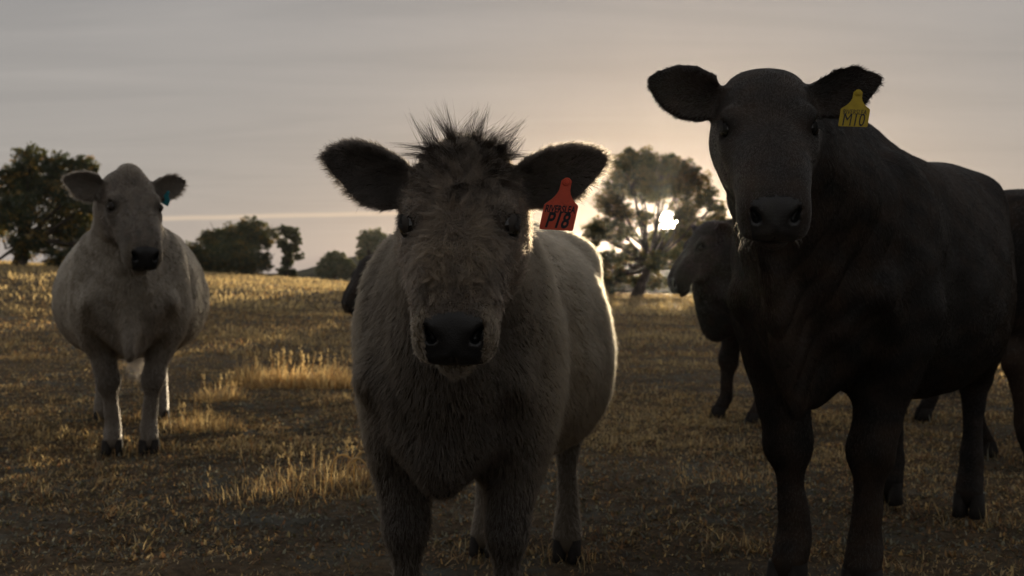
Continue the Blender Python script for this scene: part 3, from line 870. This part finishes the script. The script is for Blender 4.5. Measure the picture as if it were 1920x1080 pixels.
    camL = toL((0, 0, CAMZ)); view = camL - ctr; dist = np.linalg.norm(view, axis=1); view /= dist[:, None]
    facing = (fn_ * view).sum(1)
    qh, hwh, ewh, nosh, eyh = regions(ctr)
    dens = area * (1 + 2.2 * hwh + 2.0 * ewh) * np.where(facing > -0.45, 1.0, 0.15) * np.where(nosh | eyh, 0, 1) * np.where(ctr[:, 2] < 0.10 * s, 0, 1)
    if style != 'black': dens *= np.clip((2.6 / dist) ** 1.0, 0.3, 1.5)
    pick = g.choice(len(tri), nhair, p=dens / dens.sum())
    r1 = np.sqrt(g.random(nhair)); r2 = g.random(nhair)
    b0, b1, b2 = 1 - r1, r1 * (1 - r2), r1 * r2
    Tn = tri[pick]
    P = V[Tn[:, 0]] * b0[:, None] + V[Tn[:, 1]] * b1[:, None] + V[Tn[:, 2]] * b2[:, None]
    N = nrm[Tn[:, 0]] * b0[:, None] + nrm[Tn[:, 1]] * b1[:, None] + nrm[Tn[:, 2]] * b2[:, None]
    N /= np.linalg.norm(N, axis=1)[:, None] + 1e-9
    q, hw, ew, nose, eye = regions(P)
    ok = ~(nose | eye); P, N, q, hw, ew = P[ok], N[ok], q[ok], hw[ok], ew[ok]
    n = len(P)
    flow = np.tile(np.array([-0.55, 0, -0.75]), (n, 1))
    legm = sstep(0.62 * s, 0.5 * s, P[:, 2])[:, None]
    flow = flow * (1 - legm) + np.array([-0.05, 0, -1.0]) * legm
    # face: whorl between the eyes
    fu = q[:, 0] - 0.225
    fl_ = U * (np.clip(fu * 8, -1, 1))[:, None] + Vn * np.clip(q[:, 1] * 9, -1, 1)[:, None] * (np.exp(-(fu / 0.09) ** 2) * 0.9 + 0.15)[:, None]
    side = sstep(0.07, 0.11, np.abs(q[:, 1]))[:, None]
    fl_ = fl_ * (1 - side * 0.7) + (-U * 0.3 - Wn * 0.6) * side * 0.7
    topw = sstep(0.09, 0.0, q[:, 0])[:, None]
    fl_ = fl_ * (1 - topw) + (np.array([0, 0, 0.9]) + Vn * np.clip(q[:, 1] * 14, -1.2, 1.2)[:, None] + rotz(hy)[:, 0] * 0.25) * topw
    hw1 = hw[:, None]
    flow = flow * (1 - hw1) + fl_ * hw1
    for e in ear_fr:
        w_ = (P - e[0]) @ e[1]
        on = (ew > 0.4) & (np.abs(w_[:, 0] - e[2] / 2) < e[2] * .65) & (np.linalg.norm(P - e[0], axis=1) < e[2] * 1.3)
        sgn_w = np.clip(w_[:, 1] / e[3], -1, 1)
        ef = e[1][:, 0][None] * 0.8 + e[1][:, 1][None] * (sgn_w * 0.9)[:, None] + np.array([0, 0, -.25])
        flow[on] = ef[on]
    nv = np.stack([w_(P) for w_ in wvf], 1); nc_ = np.stack([w_(P) for w_ in wvc], 1); nb_ = np.stack([w_(P) for w_ in wv], 1)
    mess = {'shaggy': 0.20 + 0.32 * hw, 'silver': 0.11 + 0.08 * hw, 'black': 0.05 + 0 * hw}[style][:, None]
    flow = flow + nv * mess * 0.6 + nc_ * mess * 0.55 + nb_ * mess * 0.5 + g.normal(0, mess * 0.45, (n, 3))
    flow -= N * (flow * N).sum(1)[:, None]
    flow /= np.linalg.norm(flow, axis=1)[:, None] + 1e-9
    lift = {'shaggy': 0.42, 'silver': 0.26, 'black': 0.10}[style] * (1 + 0.35 * g.normal(size=n))
    lift = np.clip(lift * (1 - 0.30 * hw), 0.05, 1.2)
    D = flow * np.cos(lift)[:, None] + N * np.sin(lift)[:, None]
    ln = hair_len * g.uniform(0.55, 1.25, n) * (1 + 0.2 * nb_[:, 0])
    fl_len = {'shaggy': 1.1, 'silver': 0.6, 'black': 0.6}[style]
    for ec, sg in eyes:
        fl_len = fl_len * (0.25 + 0.75 * sstep(0.035 * hs, 0.075 * hs, np.linalg.norm(P - ec, axis=1)))
    muz = sstep(0.30, 0.43, q[:, 0])
    ln = ln * (1 - hw) + hair_len * g.uniform(0.5, 1.2, n) * fl_len * (1.05 - 0.78 * muz) * hw
    ln = np.where(ew > 0.4, ear_hair * g.uniform(0.3, 0.9, n), ln)
    for e in ear_fr:         # longer fringe along the ear's rim
        w_ = (P - e[0]) @ e[1]
        prof = np.interp(w_[:, 0] / e[2], [0, .12, .3, .5, .7, .85, .95, 1.0], [.45, .58, .88, 1.0, .86, .58, .30, .05]) * e[3]
        rimm = (ew > 0.4) & (np.abs(w_[:, 1]) > prof - 0.010) & (np.linalg.norm(P - e[0], axis=1) < e[2] * 1.3)
        ln = np.where(rimm, ear_hair * g.uniform(0.6, 1.35, n), ln)
    ln *= 1 - 0.45 * legm[:, 0] * (1 - hw)
    cell = {'shaggy': 0.015, 'silver': 0.012, 'black': 0.009}[style]      # hairs gather into small locks
    jit = np.stack([Waves(25.0, 7, seed + 80 + i)(P) for i in range(3)], 1) * 0.35
    key = np.floor(P / cell + jit).astype(np.int64)
    kid = (key[:, 0] * 73856093) ^ (key[:, 1] * 19349663) ^ (key[:, 2] * 83492791)
    _, inv = np.unique(kid, return_inverse=True)
    ct = np.maximum(np.bincount(inv), 1)
    mean = np.stack([np.bincount(inv, P[:, i]) / ct for i in range(3)], 1)[inv]
    offc = P - mean
    pull = np.clip(1.0 / np.maximum(ln, 0.006), 0, 90)[:, None] * offc
    D = D - pull * {'shaggy': 0.40 + 0.40 * hw, 'silver': 0.3 + 0.3 * hw, 'black': 0.2 + 0 * hw}[style][:, None] * (ew < 0.4)[:, None]
    D /= np.linalg.norm(D, axis=1)[:, None] + 1e-9
    hwl = hw
    lockrnd = np.random.default_rng(seed + 5).uniform(*{'shaggy': (0.68, 1.32), 'silver': (0.85, 1.15), 'black': (0.7, 1.35)}[style], len(ct))[inv]
    bend = -N * 0.12 + np.array([0, 0, -0.10])
    bend = bend + g.normal(0, 0.08, (n, 3))
    lockrnd = lockrnd ** (1 + 0.4 * hwl * (style == 'shaggy'))
    cols = colour(P) * g.uniform(0.75, 1.22, (n, 1)) ** (1.0 if style != 'black' else 0.4) * lockrnd[:, None]
    rad = hair_rad * g.uniform(0.7, 1.3, n) * (1 + 0.25 * hw)
    make_hair('coat', P, D, bend, ln, np.clip(cols, 0.002, 0.95), rad, M_HAIR if style != 'black' else M_HAIR_BLACK, root, 4, 0.05 if style == 'shaggy' else 0.02, g)
    if lashes:
        m_ = 46
        sg_ = np.where(g.random(m_) < .5, 1, -1)
        lq = np.stack([g.uniform(.40, .47, m_), sg_ * g.uniform(.03, .078, m_), g.uniform(-.165, -.085, m_)], 1)
        Pw = H0 + (lq * hs) @ HF.T
        Dw = (np.stack([g.normal(.3, .3, m_), sg_ * g.uniform(.2, 1.0, m_), g.normal(-.5, .3, m_)], 1)) @ HF.T; Dw /= np.linalg.norm(Dw, axis=1)[:, None]
        make_hair('whiskers', Pw, Dw, np.tile([0, 0, -.3], (m_, 1)) + g.normal(0, .1, (m_, 3)), g.uniform(.012, .03, m_) * hs, np.tile([.12, .1, .08], (m_, 1)), 0.00030, M_HAIR, root, 4, 0, g)
    if style == 'shaggy':        # longer guard hairs lying over the face in locks
        de_ = np.min([np.linalg.norm(P - ec, axis=1) for ec, _ in eyes], axis=0)
        cand = np.nonzero((hw > 0.6) & (ew < 0.2) & (q[:, 0] > 0.02) & (q[:, 0] < 0.39) & (de_ > 0.052 * hs) & (np.abs(q[:, 1]) < 0.125))[0]
        nlk, per = 620, 26
        li = g.choice(cand, nlk, replace=False)
        LDr = flow[li] + g.normal(0, 0.30, (nlk, 3)); LDr -= N[li] * (LDr * N[li]).sum(1)[:, None]; LDr /= np.linalg.norm(LDr, axis=1)[:, None]
        LDr = LDr * 0.94 + N[li] * 0.34
        LLn = g.uniform(0.020, 0.042, nlk) * (1.15 - 1.4 * np.clip(q[li, 0] - 0.18, 0, 0.3))
        LBn = -N[li] * 0.22 + g.normal(0, 0.22, (nlk, 3))
        rp = np.repeat(np.arange(nlk), per); mk = len(rp)
        tang = np.cross(N[li], LDr); tang /= np.linalg.norm(tang, axis=1)[:, None] + 1e-9
        offk = tang[rp] * g.normal(0, 0.0040, (mk, 1)) + LDr[rp] * g.normal(0, 0.004, (mk, 1))
        lnk = LLn[rp] * g.uniform(0.7, 1.05, mk)
        lc = colour(P[li]) * (g.uniform(0.35, 1.0, nlk) + (g.random(nlk) < 0.3) * g.uniform(0.5, 1.4, nlk))[:, None]
        make_hair('face_locks', P[li][rp] + offk - N[li][rp] * 0.001, LDr[rp] - 0.8 * offk / lnk[:, None], LBn[rp], lnk, np.clip(lc[rp] * g.uniform(0.8, 1.2, (mk, 1)), 0.003, 0.9), hair_rad * 1.05, M_HAIR, root, 5, 0.05, g)
    # ---- forelock
    if tuft > 0:
        nl = 300; per = 34
        lu = g.normal(0.020, 0.048, nl); lv = g.normal(0, 0.048, nl)
        keep = (np.abs(lv) < 0.092) & (lu > -0.035) & (lu < 0.135); lu, lv = lu[keep], lv[keep]; nl = len(lu)
        crest = np.exp(-((lu + 0.005) / 0.032) ** 2)[:, None]
        sv = np.clip(lv * 14, -1.5, 1.5)[:, None]
        LD = np.array([0, 0, 1.0]) * (0.95 * crest + 0.05) + Vn * sv * (0.45 + 0.8 * (1 - crest)) + rotz(hy)[:, 0] * (0.1 + 0.5 * (1 - crest)) - np.array([0, 0, 1.0]) * (1 - crest) * 0.35 + g.normal(0, 0.28, (nl, 3))
        LD /= np.linalg.norm(LD, axis=1)[:, None]
        LL = tuft * g.uniform(0.45, 1.1, nl) * (0.6 + 0.5 * crest[:, 0])
        LB = Vn * sv * 0.25 + np.array([0, 0, -0.30]) * g.uniform(-0.1, 1.6, (nl, 1)) + g.normal(0, 0.38, (nl, 3))
        rp = np.repeat(np.arange(nl), per); m_ = len(rp)
        tu_ = lu[rp] + g.normal(0, 0.010, m_); tv_ = lv[rp] + g.normal(0, 0.010, m_)
        zt = np.interp(tu_, ht[:, 0], ht[:, 2]) - 0.25 * tv_ ** 2 / 0.12 - 0.004
        P = H0 + (np.stack([tu_, tv_, zt], 1) * hs) @ HF.T
        zc = np.interp(lu, ht[:, 0], ht[:, 2]) - 0.25 * lv ** 2 / 0.12 - 0.004
        PC = (H0 + (np.stack([lu, lv, zc], 1) * hs) @ HF.T)[rp]
        ln = LL[rp] * g.uniform(0.6, 1.05, m_)
        D = LD[rp] - 0.8 * (P - PC) / ln[:, None] + g.normal(0, 0.05, (m_, 3))
        cc = np.array([0.034, 0.0245, 0.0175]) * g.uniform(0.5, 1.9, nl)[rp][:, None] * g.uniform(0.8, 1.2, (m_, 1))
        make_hair('forelock', P, D, LB[rp] + g.normal(0, 0.04, (m_, 3)), ln, cc, hair_rad * 0.8, M_LOCK, root, 6, 0.05, g)
    if tail:       # tail switch
        m_ = 1500
        e0 = S(-1.58, 0.02, .62)
        P = e0 + g.normal(0, 0.014, (m_, 3)) * s + np.stack([np.zeros(m_), np.zeros(m_), g.uniform(-.02, .12, m_)], 1) * s
        D = np.array([0, 0, -1.0]) + g.normal(0, 0.12, (m_, 3)); D /= np.linalg.norm(D, axis=1)[:, None]
        cc = np.tile(np.array([0.12, 0.095, 0.07]) if style != 'black' else np.array([0.02, 0.017, 0.015]), (m_, 1)) * g.uniform(0.7, 1.2, (m_, 1))
        make_hair('tail_switch', P, D, g.normal(0, 0.08, (m_, 3)), s * g.uniform(0.12, 0.34, m_), cc, 0.0012, M_HAIR if style != 'black' else M_HAIR_BLACK, root, 5, 0.03, g)
    # ---- eyes with lids' lashes
    er_ = 0.0265 if style == 'shaggy' else (0.0185 if style == 'black' else 0.0215)
    for ec, sg in eyes:
        bmx = bmesh.new(); bmesh.ops.create_uvsphere(bmx, u_segments=20, v_segments=12, radius=er_ * hs)
        em = bpy.data.meshes.new('eye'); bmx.to_mesh(em); bmx.free()
        for p_ in em.polygons: p_.use_smooth = True
        eo_ = obj('eye', em, M_EYE, root); eo_.location = ec
        LV, LQ = [], []
        for up_ in (1, -1):           # lids: slices of a slightly larger shell
            o_ = len(LV)
            for a_ in np.linspace(0, 1, 5):
                el = (0.40 + a_ * 1.0) if up_ > 0 else -(0.55 + a_ * 1.0)
                for b_ in np.linspace(-1.5, 1.5, 13):
                    el2 = el * (1 - 0.55 * (b_ / 1.5) ** 2 * (1 - a_))
                    LV.append(HF @ (np.array([math.sin(b_) * math.cos(el2), sg * math.cos(b_) * math.cos(el2), math.sin(el2)]) * er_ * (1.10 - 0.02 * a_) * hs))
            for i_ in range(4):
                for k_ in range(12): LQ.append((o_ + i_ * 13 + k_, o_ + i_ * 13 + k_ + 1, o_ + (i_ + 1) * 13 + k_ + 1, o_ + (i_ + 1) * 13 + k_))
        lm_ = mesh_from('eyelid', LV, LQ); lo__ = obj('eyelid', lm_, M_LID if style != 'black' else M_LID_DARK, root); lo__.location = ec
        if lashes:
            m_ = 60
            th = g.uniform(-0.9, 0.9, m_)
            P = ec + HF @ np.array([0, 0, 0]) + (np.stack([np.sin(th) * .022, np.full(m_, sg * .011), .012 + .008 * np.cos(th)], 1) * hs) @ HF.T
            D = (np.stack([0.35 + 0.5 * np.sin(th), np.full(m_, sg * 0.9), np.full(m_, 0.25)], 1)) @ HF.T + g.normal(0, .12, (m_, 3)); D /= np.linalg.norm(D, axis=1)[:, None]
            make_hair('eyelash', P, D, np.tile(np.array([0, 0, -.35]), (m_, 1)), g.uniform(.014, .026, m_) * hs, np.tile([0.012, 0.01, 0.008], (m_, 1)), hair_rad, M_HAIR_BLACK, root, 4, 0, g)
    # ---- hooves: two claws
    for i, (ho, kn) in enumerate(leg_list):
        bmx = bmesh.new()
        for sg in (1, -1):
            ring = []
            for (fx, fy, z) in ((0, 0, 0), (0, 0, 0.035), (-.012, -.004, 0.085)):
                rw = []
                for kk in range(12):
                    a = 2 * math.pi * kk / 12
                    x = math.cos(a) * (0.062 if math.cos(a) > 0 else 0.046); y = math.sin(a) * 0.029
                    sc_ = 1 - z * 3.0
                    rw.append(bmx.verts.new(((x * sc_ + 0.012 + fx) * s, (y * (1 - z * 1.5) + sg * 0.030) * s, z * s)))
                ring.append(rw)
            bmx.faces.new(ring[0][::-1]); bmx.faces.new(ring[2])
            for a_, b_ in zip(ring[:-1], ring[1:]):
                for kk in range(12): bmx.faces.new((a_[kk], a_[(kk + 1) % 12], b_[(kk + 1) % 12], b_[kk]))
        hm = bpy.data.meshes.new('hoof'); bmx.to_mesh(hm); bmx.free()
        for p_ in hm.polygons: p_.use_smooth = True
        h_ = obj('hoof', hm, M_HOOF, root)
        h_.location = (ho[0], ho[1], 0.0)
        HOOVES.append(pos + Rw @ np.array([ho[0], ho[1], 0.0]))
    # ---- ear tag
    if tagspec: make_tag(root, Rw, pos, ear_fr, tagspec)
    return root

def text_mesh(txt, size, shear=0.0, bold=0.0, width=None):
    cu = bpy.data.curves.new('lettering', 'FONT'); cu.body = txt; cu.size = size; cu.shear = shear; cu.offset = bold
    cu.align_x = 'CENTER'; cu.align_y = 'CENTER'; cu.extrude = 0.0002
    o = bpy.data.objects.new('tmp_text', cu); COL.objects.link(o)
    dg = bpy.context.evaluated_depsgraph_get()
    me = bpy.data.meshes.new_from_object(o.evaluated_get(dg))
    bpy.data.objects.remove(o); bpy.data.curves.remove(cu)
    me.name = 'lettering'
    v = np.empty(len(me.vertices) * 3, np.float32); me.vertices.foreach_get('co', v); v = v.reshape(-1, 3)
    if width:
        w = v[:, 0].max() - v[:, 0].min(); v[:, 0] *= width / w
    v[:, 0] -= (v[:, 0].max() + v[:, 0].min()) / 2; v[:, 1] -= (v[:, 1].max() + v[:, 1].min()) / 2
    me.vertices.foreach_set('co', v.ravel()); me.update()
    return me, v
def make_tag(root, Rw, pos, ear_fr, sp):
    """flag tag: sp keys ear, along, across, size(w,h), colour, ink, lines[(text,size,y,width,shear,bold)], tilt, turn"""
    eo, EF, ln, wd, er = ear_fr[sp['ear']]
    w, h = sp['size']
    # outline: x across, y down from the stud
    half = [(0.0, 0.0105), (0.10, 0.0105), (0.18, 0.0110), (0.26, 0.0135), (0.33, 0.0175), (0.39, 0.0225), (0.44, 0.028), (0.48, 0.0325), (0.51, 0.034), (0.96, 0.034), (1.0, 0.0325)]
    k = w / 0.068
    pts = [(-x * k, -y * h) for y, x in half] + [(x * k, -y * h) for y, x in half[::-1]]
    pts = [(0.004 * k, 0.006)] + [(-0.004 * k, 0.006)] + pts
    pts = pts[1:] + pts[:1]
    bmx = bmesh.new()
    th = 0.0011
    f = [bmx.verts.new((x, y, th + sp.get('bow', 0.0) * (x / w) ** 2)) for x, y in pts]; b = [bmx.verts.new((x, y, -th + sp.get('bow', 0.0) * (x / w) ** 2)) for x, y in pts]
    bmx.faces.new(f); bmx.faces.new(b[::-1])
    for i in range(len(pts)):
        j = (i + 1) % len(pts); bmx.faces.new((f[i], b[i], b[j], f[j]))
    bmesh.ops.recalc_face_normals(bmx, faces=bmx.faces)
    me = bpy.data.meshes.new('ear_tag'); bmx.to_mesh(me); bmx.free()
    mt = principled('tag_plastic', sp['colour'], 0.45, 0.4, noise=(60, 0.12))
    t_ = obj('ear_tag', me, mt, root)
    tag(t_, sp['label'])
    origin = eo + EF @ np.array([sp['along'] * ln, sp['across'] * wd, sp['off']])
    wnorm = unit(Rw.T @ np.array([math.sin(sp['turn']), -math.cos(sp['turn']), sp.get('nod', -0.1)]))
    up = np.array([0, 0, 1.0]); up = unit(up - wnorm * (up @ wnorm)); rt = np.cross(up, wnorm)
    c, s_ = math.cos(sp['tilt']), math.sin(sp['tilt'])
    rt2, up2 = rt * c + up * s_, up * c - rt * s_
    M = Matrix(((rt2[0], up2[0], wnorm[0], origin[0]), (rt2[1], up2[1], wnorm[1], origin[1]), (rt2[2], up2[2], wnorm[2], origin[2]), (0, 0, 0, 1)))
    if sp.get('shear'): M = M @ Matrix(((1, sp['shear'], 0, 0), (0, 1, 0, 0), (0, 0, 1, 0), (0, 0, 0, 1)))
    for v in me.vertices: v.co = M @ v.co
    me.update()
    mi = principled('tag_ink', sp['ink'], 0.6, 0.3)
    for (txt, size, y, width, shear, bold) in sp['lines']:
        lm, v = text_mesh(txt, size, shear, bold, width)
        bow = sp.get('bow', 0.0)
        for vv in lm.vertices: vv.co = M @ Vector((vv.co.x, vv.co.y - y * h, vv.co.z + th + 0.0004 + bow * (vv.co.x / w) ** 2))
        lm.update()
        obj('lettering', lm, mi, t_)
    # stud with raised rings
    bmx = bmesh.new()
    for r_, z_ in ((0.0085, 0.0022), (0.0045, 0.0042)):
        bmesh.ops.create_cone(bmx, cap_ends=True, segments=18, radius1=r_, radius2=r_ * 0.8, depth=0.002, matrix=M @ Matrix.Translation((0, -0.002, z_)))
    sm = bpy.data.meshes.new('stud'); bmx.to_mesh(sm); bmx.free()
    obj('stud', sm, mt, t_)

M_NOSE = principled('nose_leather', (0.0065, 0.0065, 0.0072), 0.28, 0.42, bump=(420, 0.16, 'v'))

# ------------------------------------------------------------------ the herd
RW = lambda d: R(d)
front_eye = at(862, 428, 2.02)
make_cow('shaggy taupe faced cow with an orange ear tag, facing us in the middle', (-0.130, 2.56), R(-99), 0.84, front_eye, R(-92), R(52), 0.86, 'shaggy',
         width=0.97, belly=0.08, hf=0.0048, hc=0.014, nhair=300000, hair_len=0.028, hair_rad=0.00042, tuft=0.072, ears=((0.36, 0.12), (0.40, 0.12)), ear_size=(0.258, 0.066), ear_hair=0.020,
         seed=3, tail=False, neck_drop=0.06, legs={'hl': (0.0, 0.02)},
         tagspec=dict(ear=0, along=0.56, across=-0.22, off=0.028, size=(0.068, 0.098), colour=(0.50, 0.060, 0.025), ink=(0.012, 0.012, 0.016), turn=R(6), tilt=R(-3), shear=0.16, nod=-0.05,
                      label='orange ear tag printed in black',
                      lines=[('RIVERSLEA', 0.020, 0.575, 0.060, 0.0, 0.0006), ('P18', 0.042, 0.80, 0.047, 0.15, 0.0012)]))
m10_eye = at(1442, 247, 2.55)
make_cow('big black cow with a yellow ear tag, standing at our right', (0.96, 3.20), R(-123), 1.03, m10_eye, R(-98), R(52), 0.92, 'black',
         width=0.98, belly=0.03, hf=0.0060, hc=0.016, nhair=300000, hair_len=0.016, hair_rad=0.00048, ears=((0.36, 0.12), (0.40, 0.12)), ear_size=(0.238, 0.066), ear_hair=0.012, seed=4,
         tail=False, brisket=1.0, dewlap=0.9, neck_fold=0.006, legs={'fl': (0.0, -0.05), 'fr': (0.04, 0.05), 'hl': (0.02, 0), 'hr': (-0.06, 0)},
         tagspec=dict(ear=0, along=0.64, across=-0.22, off=0.026, size=(0.070, 0.085), colour=(0.42, 0.30, 0.012), ink=(0.03, 0.03, 0.03), turn=R(-8), tilt=R(-3), shear=0.10, nod=0.0,
                      label='yellow ear tag lettered by hand in black',
                      lines=[('RIVERSLEA', 0.017, 0.58, 0.056, 0.0, 0.0), ('M10', 0.044, 0.80, 0.052, 0.05, 0.0)]))
left_eye = at(254, 391, 5.42)
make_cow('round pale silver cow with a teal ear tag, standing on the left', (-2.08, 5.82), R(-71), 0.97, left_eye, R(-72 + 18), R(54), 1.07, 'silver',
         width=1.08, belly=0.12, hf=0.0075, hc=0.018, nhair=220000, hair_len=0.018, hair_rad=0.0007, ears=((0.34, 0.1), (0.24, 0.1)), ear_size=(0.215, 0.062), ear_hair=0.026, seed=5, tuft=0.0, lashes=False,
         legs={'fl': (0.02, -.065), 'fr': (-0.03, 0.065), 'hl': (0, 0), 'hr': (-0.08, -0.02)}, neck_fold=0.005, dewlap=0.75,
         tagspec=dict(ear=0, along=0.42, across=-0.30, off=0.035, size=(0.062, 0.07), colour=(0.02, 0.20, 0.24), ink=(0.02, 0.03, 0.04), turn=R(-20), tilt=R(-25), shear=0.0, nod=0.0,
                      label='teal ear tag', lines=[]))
make_cow('black cow in profile behind the big black cow, by the sun', (1.52, 7.0), R(-171), 0.95, at(1300, 468, 6.9), R(-163), R(54), 0.98, 'black',
         hf=0.009, hc=0.024, nhair=30000, hair_len=0.018, hair_rad=0.0011, ears=((0.2, 0.1), (0.2, 0.1)), ear_size=(0.20, 0.06), seed=6, lashes=False, legs={'fl': (-0.05, .06), 'fr': (0.06, 0)})
make_cow('black cow mostly hidden behind the shaggy cow, only its head showing', (-0.80, 9.25), R(-130), 0.95, at(672, 522, 9.0), R(-150), R(60), 0.98, 'black',
         hf=0.016, hc=0.03, nhair=20000, hair_len=0.02, hair_rad=0.0013, ears=((0.1, 0.1), (0.1, 0.1)), seed=7, lashes=False, neck_drop=0.12)
make_cow('black cow cut off by the picture edge beyond the big black cow', (3.80, 5.95), R(20), 1.05, (4.75, 6.5, 1.25), R(20), R(40), 1.0, 'black',
         hf=0.02, hc=0.026, nhair=30000, hair_len=0.016, hair_rad=0.0010, seed=8, lashes=False, belly=0.1)

# ------------------------------------------------------------------ dry grass tussocks
def tussock(label, x, y, n, h, spread, seed, seedheads=10, arching=0, group='dry grass tussocks'):
    g = np.random.default_rng(seed)
    z0 = float(ground_h(np.array(x), np.array(y)))
    base = np.stack([g.normal(0, spread, n), g.normal(0, spread * 0.6, n), np.zeros(n)], 1)
    base[:, 2] = ground_h(base[:, 0] + x, base[:, 1] + y) - z0 - 0.004
    hh = h * g.uniform(0.25, 1.0, n) * np.exp(-(base[:, 0] / (spread * 2)) ** 2)
    lean = np.abs(g.normal(0.6, 0.45, n)); ld = np.arctan2(base[:, 1], base[:, 0]) + g.normal(0, 0.9, n)
    ci = g.integers(0, 3, n)  # only the paler straw tones: sunlight on the tussocks put into their colour
    colr = STRAW[ci] * g.uniform(0.8, 1.25, (n, 1))
    V, Q, T, C = blades(base, hh, 0.0045 * g.uniform(0.6, 1.4, n) * max(1, y / 6), lean, ld, colr, 0.9)
    Vs, Qs, Ts, Cs = [V], [Q], [T], [C]; off = len(V)
    for i in range(seedheads):      # stalk with a seed head
        b = np.array([g.normal(0, spread), g.normal(0, spread * .5), 0.0]); b[2] = float(ground_h(np.array(b[0] + x), np.array(b[1] + y))) - z0
        t = g.normal(0, 0.18, 2); L = h * g.uniform(0.8, 1.35)
        pts = [b, b + [t[0] * L * .3, t[1] * L * .3, L * .5], b + [t[0] * L, t[1] * L, L * .93]]
        w = 0.0016 * max(1, y / 5)
        v, q = tube(pts, [w, w * .8, w * .5], 4); Vs.append(np.array(v)); Qs.append(np.array(q) + off); off += len(v); Cs.append(np.tile(STRAW[1], (len(v), 1)))
        hd_ = pts[-1]; k = 16
        hb = hd_ + np.stack([g.normal(0, .004, k), g.normal(0, .004, k), g.uniform(-.05, .03, k)], 1) * max(1, y / 6)
        v, q, tt_, c = blades(hb, g.uniform(.012, .03, k) * max(1, y / 7), np.full(k, .0035 * max(1, y / 6)), np.abs(g.normal(.5, .3, k)), g.uniform(0, 6.28, k), np.tile(STRAW[0], (k, 1)))
        Vs.append(v); Qs.append(q + off); Ts.append(tt_ + off); Cs.append(c); off += len(v)
    for i in range(arching):        # broad dead leaf bent over in a loop
        a = g.uniform(-0.4, 0.6); b = np.array([g.normal(0, .05), g.normal(0, .04), 0.0])
        L = h * g.uniform(0.9, 1.25); pts = []
        for tt_ in np.linspace(0, 1, 12):
            ang = tt_ * 3.6 - 0.35
            pts.append(b + np.array([math.cos(a) * L * .42 * (1 - math.cos(ang) * .9 + tt_ * .1) - .15 * L, math.sin(a) * L * .3 * tt_, L * (0.15 + 0.85 * math.sin(min(ang + .35, math.pi * .98) * .95) ** .8)]) * [1, 1, 1 if tt_ > 0 else 0])
        v, q = tube(pts, list(np.interp(np.linspace(0, 1, 12), [0, .3, .8, 1], [.003, .0055, .004, .0012])), 5)
        Vs.append(np.array(v)); Qs.append(np.array(q) + off); off += len(v); Cs.append(np.tile(STRAW[0], (len(v), 1)))
    o = empty('grass_tussock', (x, y, z0)); tag(o, label, 'grass tussock', group)
    me = mesh_from('blades', np.concatenate(Vs), np.concatenate(Qs), np.concatenate(Ts), smooth=False)
    set_col(me, np.concatenate(Cs))
    tag(obj('blades', me, M_GRASS, o), kind='stuff')
def gx(px, Y): return (px - 960) / FPX * Y
tussock('golden dry tussock with one tall stalk, nearest the silver cow', gx(470, 9.6), 9.6, 900, 0.26, 0.16, 61, 8)
tussock('golden dry tussock in the middle of the sunlit clump', gx(540, 9.4), 9.4, 1300, 0.25, 0.20, 62, 12)
tussock('golden dry tussock beside the shaggy cow at the clump end', gx(615, 9.3), 9.3, 1300, 0.25, 0.20, 63, 12)
tussock('small brown tussock in front of the sunlit clump', gx(410, 8.2), 8.2, 500, 0.18, 0.14, 64, 6)
tussock('loose straw tussock with broad looping dead leaves near the shaggy cow', gx(650, 4.75), 4.75, 300, 0.16, 0.22, 65, 9, 4)
tussock('low straw tussock with small seed heads left of the looping leaves', gx(575, 5.0), 5.0, 280, 0.12, 0.24, 66, 14)
tussock('sparse straw tussock between the silver cow and the shaggy cow', gx(375, 6.6), 6.6, 500, 0.17, 0.14, 67, 8)
tussock('thin reddish tussock at the lower picture edge', gx(480, 4.6), 4.6, 350, 0.09, 0.22, 68, 7)
tussock('small dry tussock between the shaggy cow and the big black cow', gx(1380, 4.9), 4.9, 350, 0.07, 0.24, 69, 5)

# ------------------------------------------------------------------ grass standing round the hooves
def make_hoof_grass():
    per = 110
    h = np.repeat(np.array(HOOVES), per, axis=0); n = len(h)
    a = rng.uniform(0, 6.28, n); r = rng.uniform(0.055, 0.17, n)
    x, y = h[:, 0] + np.cos(a) * r, h[:, 1] + np.sin(a) * r
    base = np.stack([x, y, ground_h(x, y) - 0.004], 1)
    far = np.clip(y / 5, 1, 2)
    V, Q, T, C = blades(base, rng.uniform(0.02, 0.095, n), 0.0045 * far * rng.uniform(0.6, 1.4, n), np.abs(rng.normal(0.6, 0.4, n)), rng.uniform(0, 6.28, n), STRAW[rng.integers(0, 6, n)] * rng.uniform(0.4, 1.1, (n, 1)))
    me = mesh_from('grass', V, Q, T, smooth=False); set_col(me, C)
    tag(obj('grass', me, M_GRASS), 'short dry grass standing round the hooves of the cattle', 'grass', kind='stuff')
make_hoof_grass()

# ------------------------------------------------------------------ morning haze
def make_haze():
    bmx = bmesh.new(); bmesh.ops.create_cube(bmx, size=1.0)
    me = bpy.data.meshes.new('haze'); bmx.to_mesh(me); bmx.free()
    m, t, out = new_mat('haze_air')
    v = t.nodes.new('ShaderNodeVolumePrincipled'); v.inputs['Color'].default_value = (0.93, 0.93, 0.95, 1)
    v.inputs['Density'].default_value = HAZE; v.inputs['Anisotropy'].default_value = 0.88
    t.links.new(v.outputs[0], out.inputs['Volume'])
    o = obj('haze', me, m); o.dimensions = (640, 640, 15.5); o.location = (0, 0, 4.25)
    o.scale = (640, 640, 15.5)
    tag(o, 'thin morning haze over the paddock', kind='stuff')
HAZE = 0.00009
make_haze()
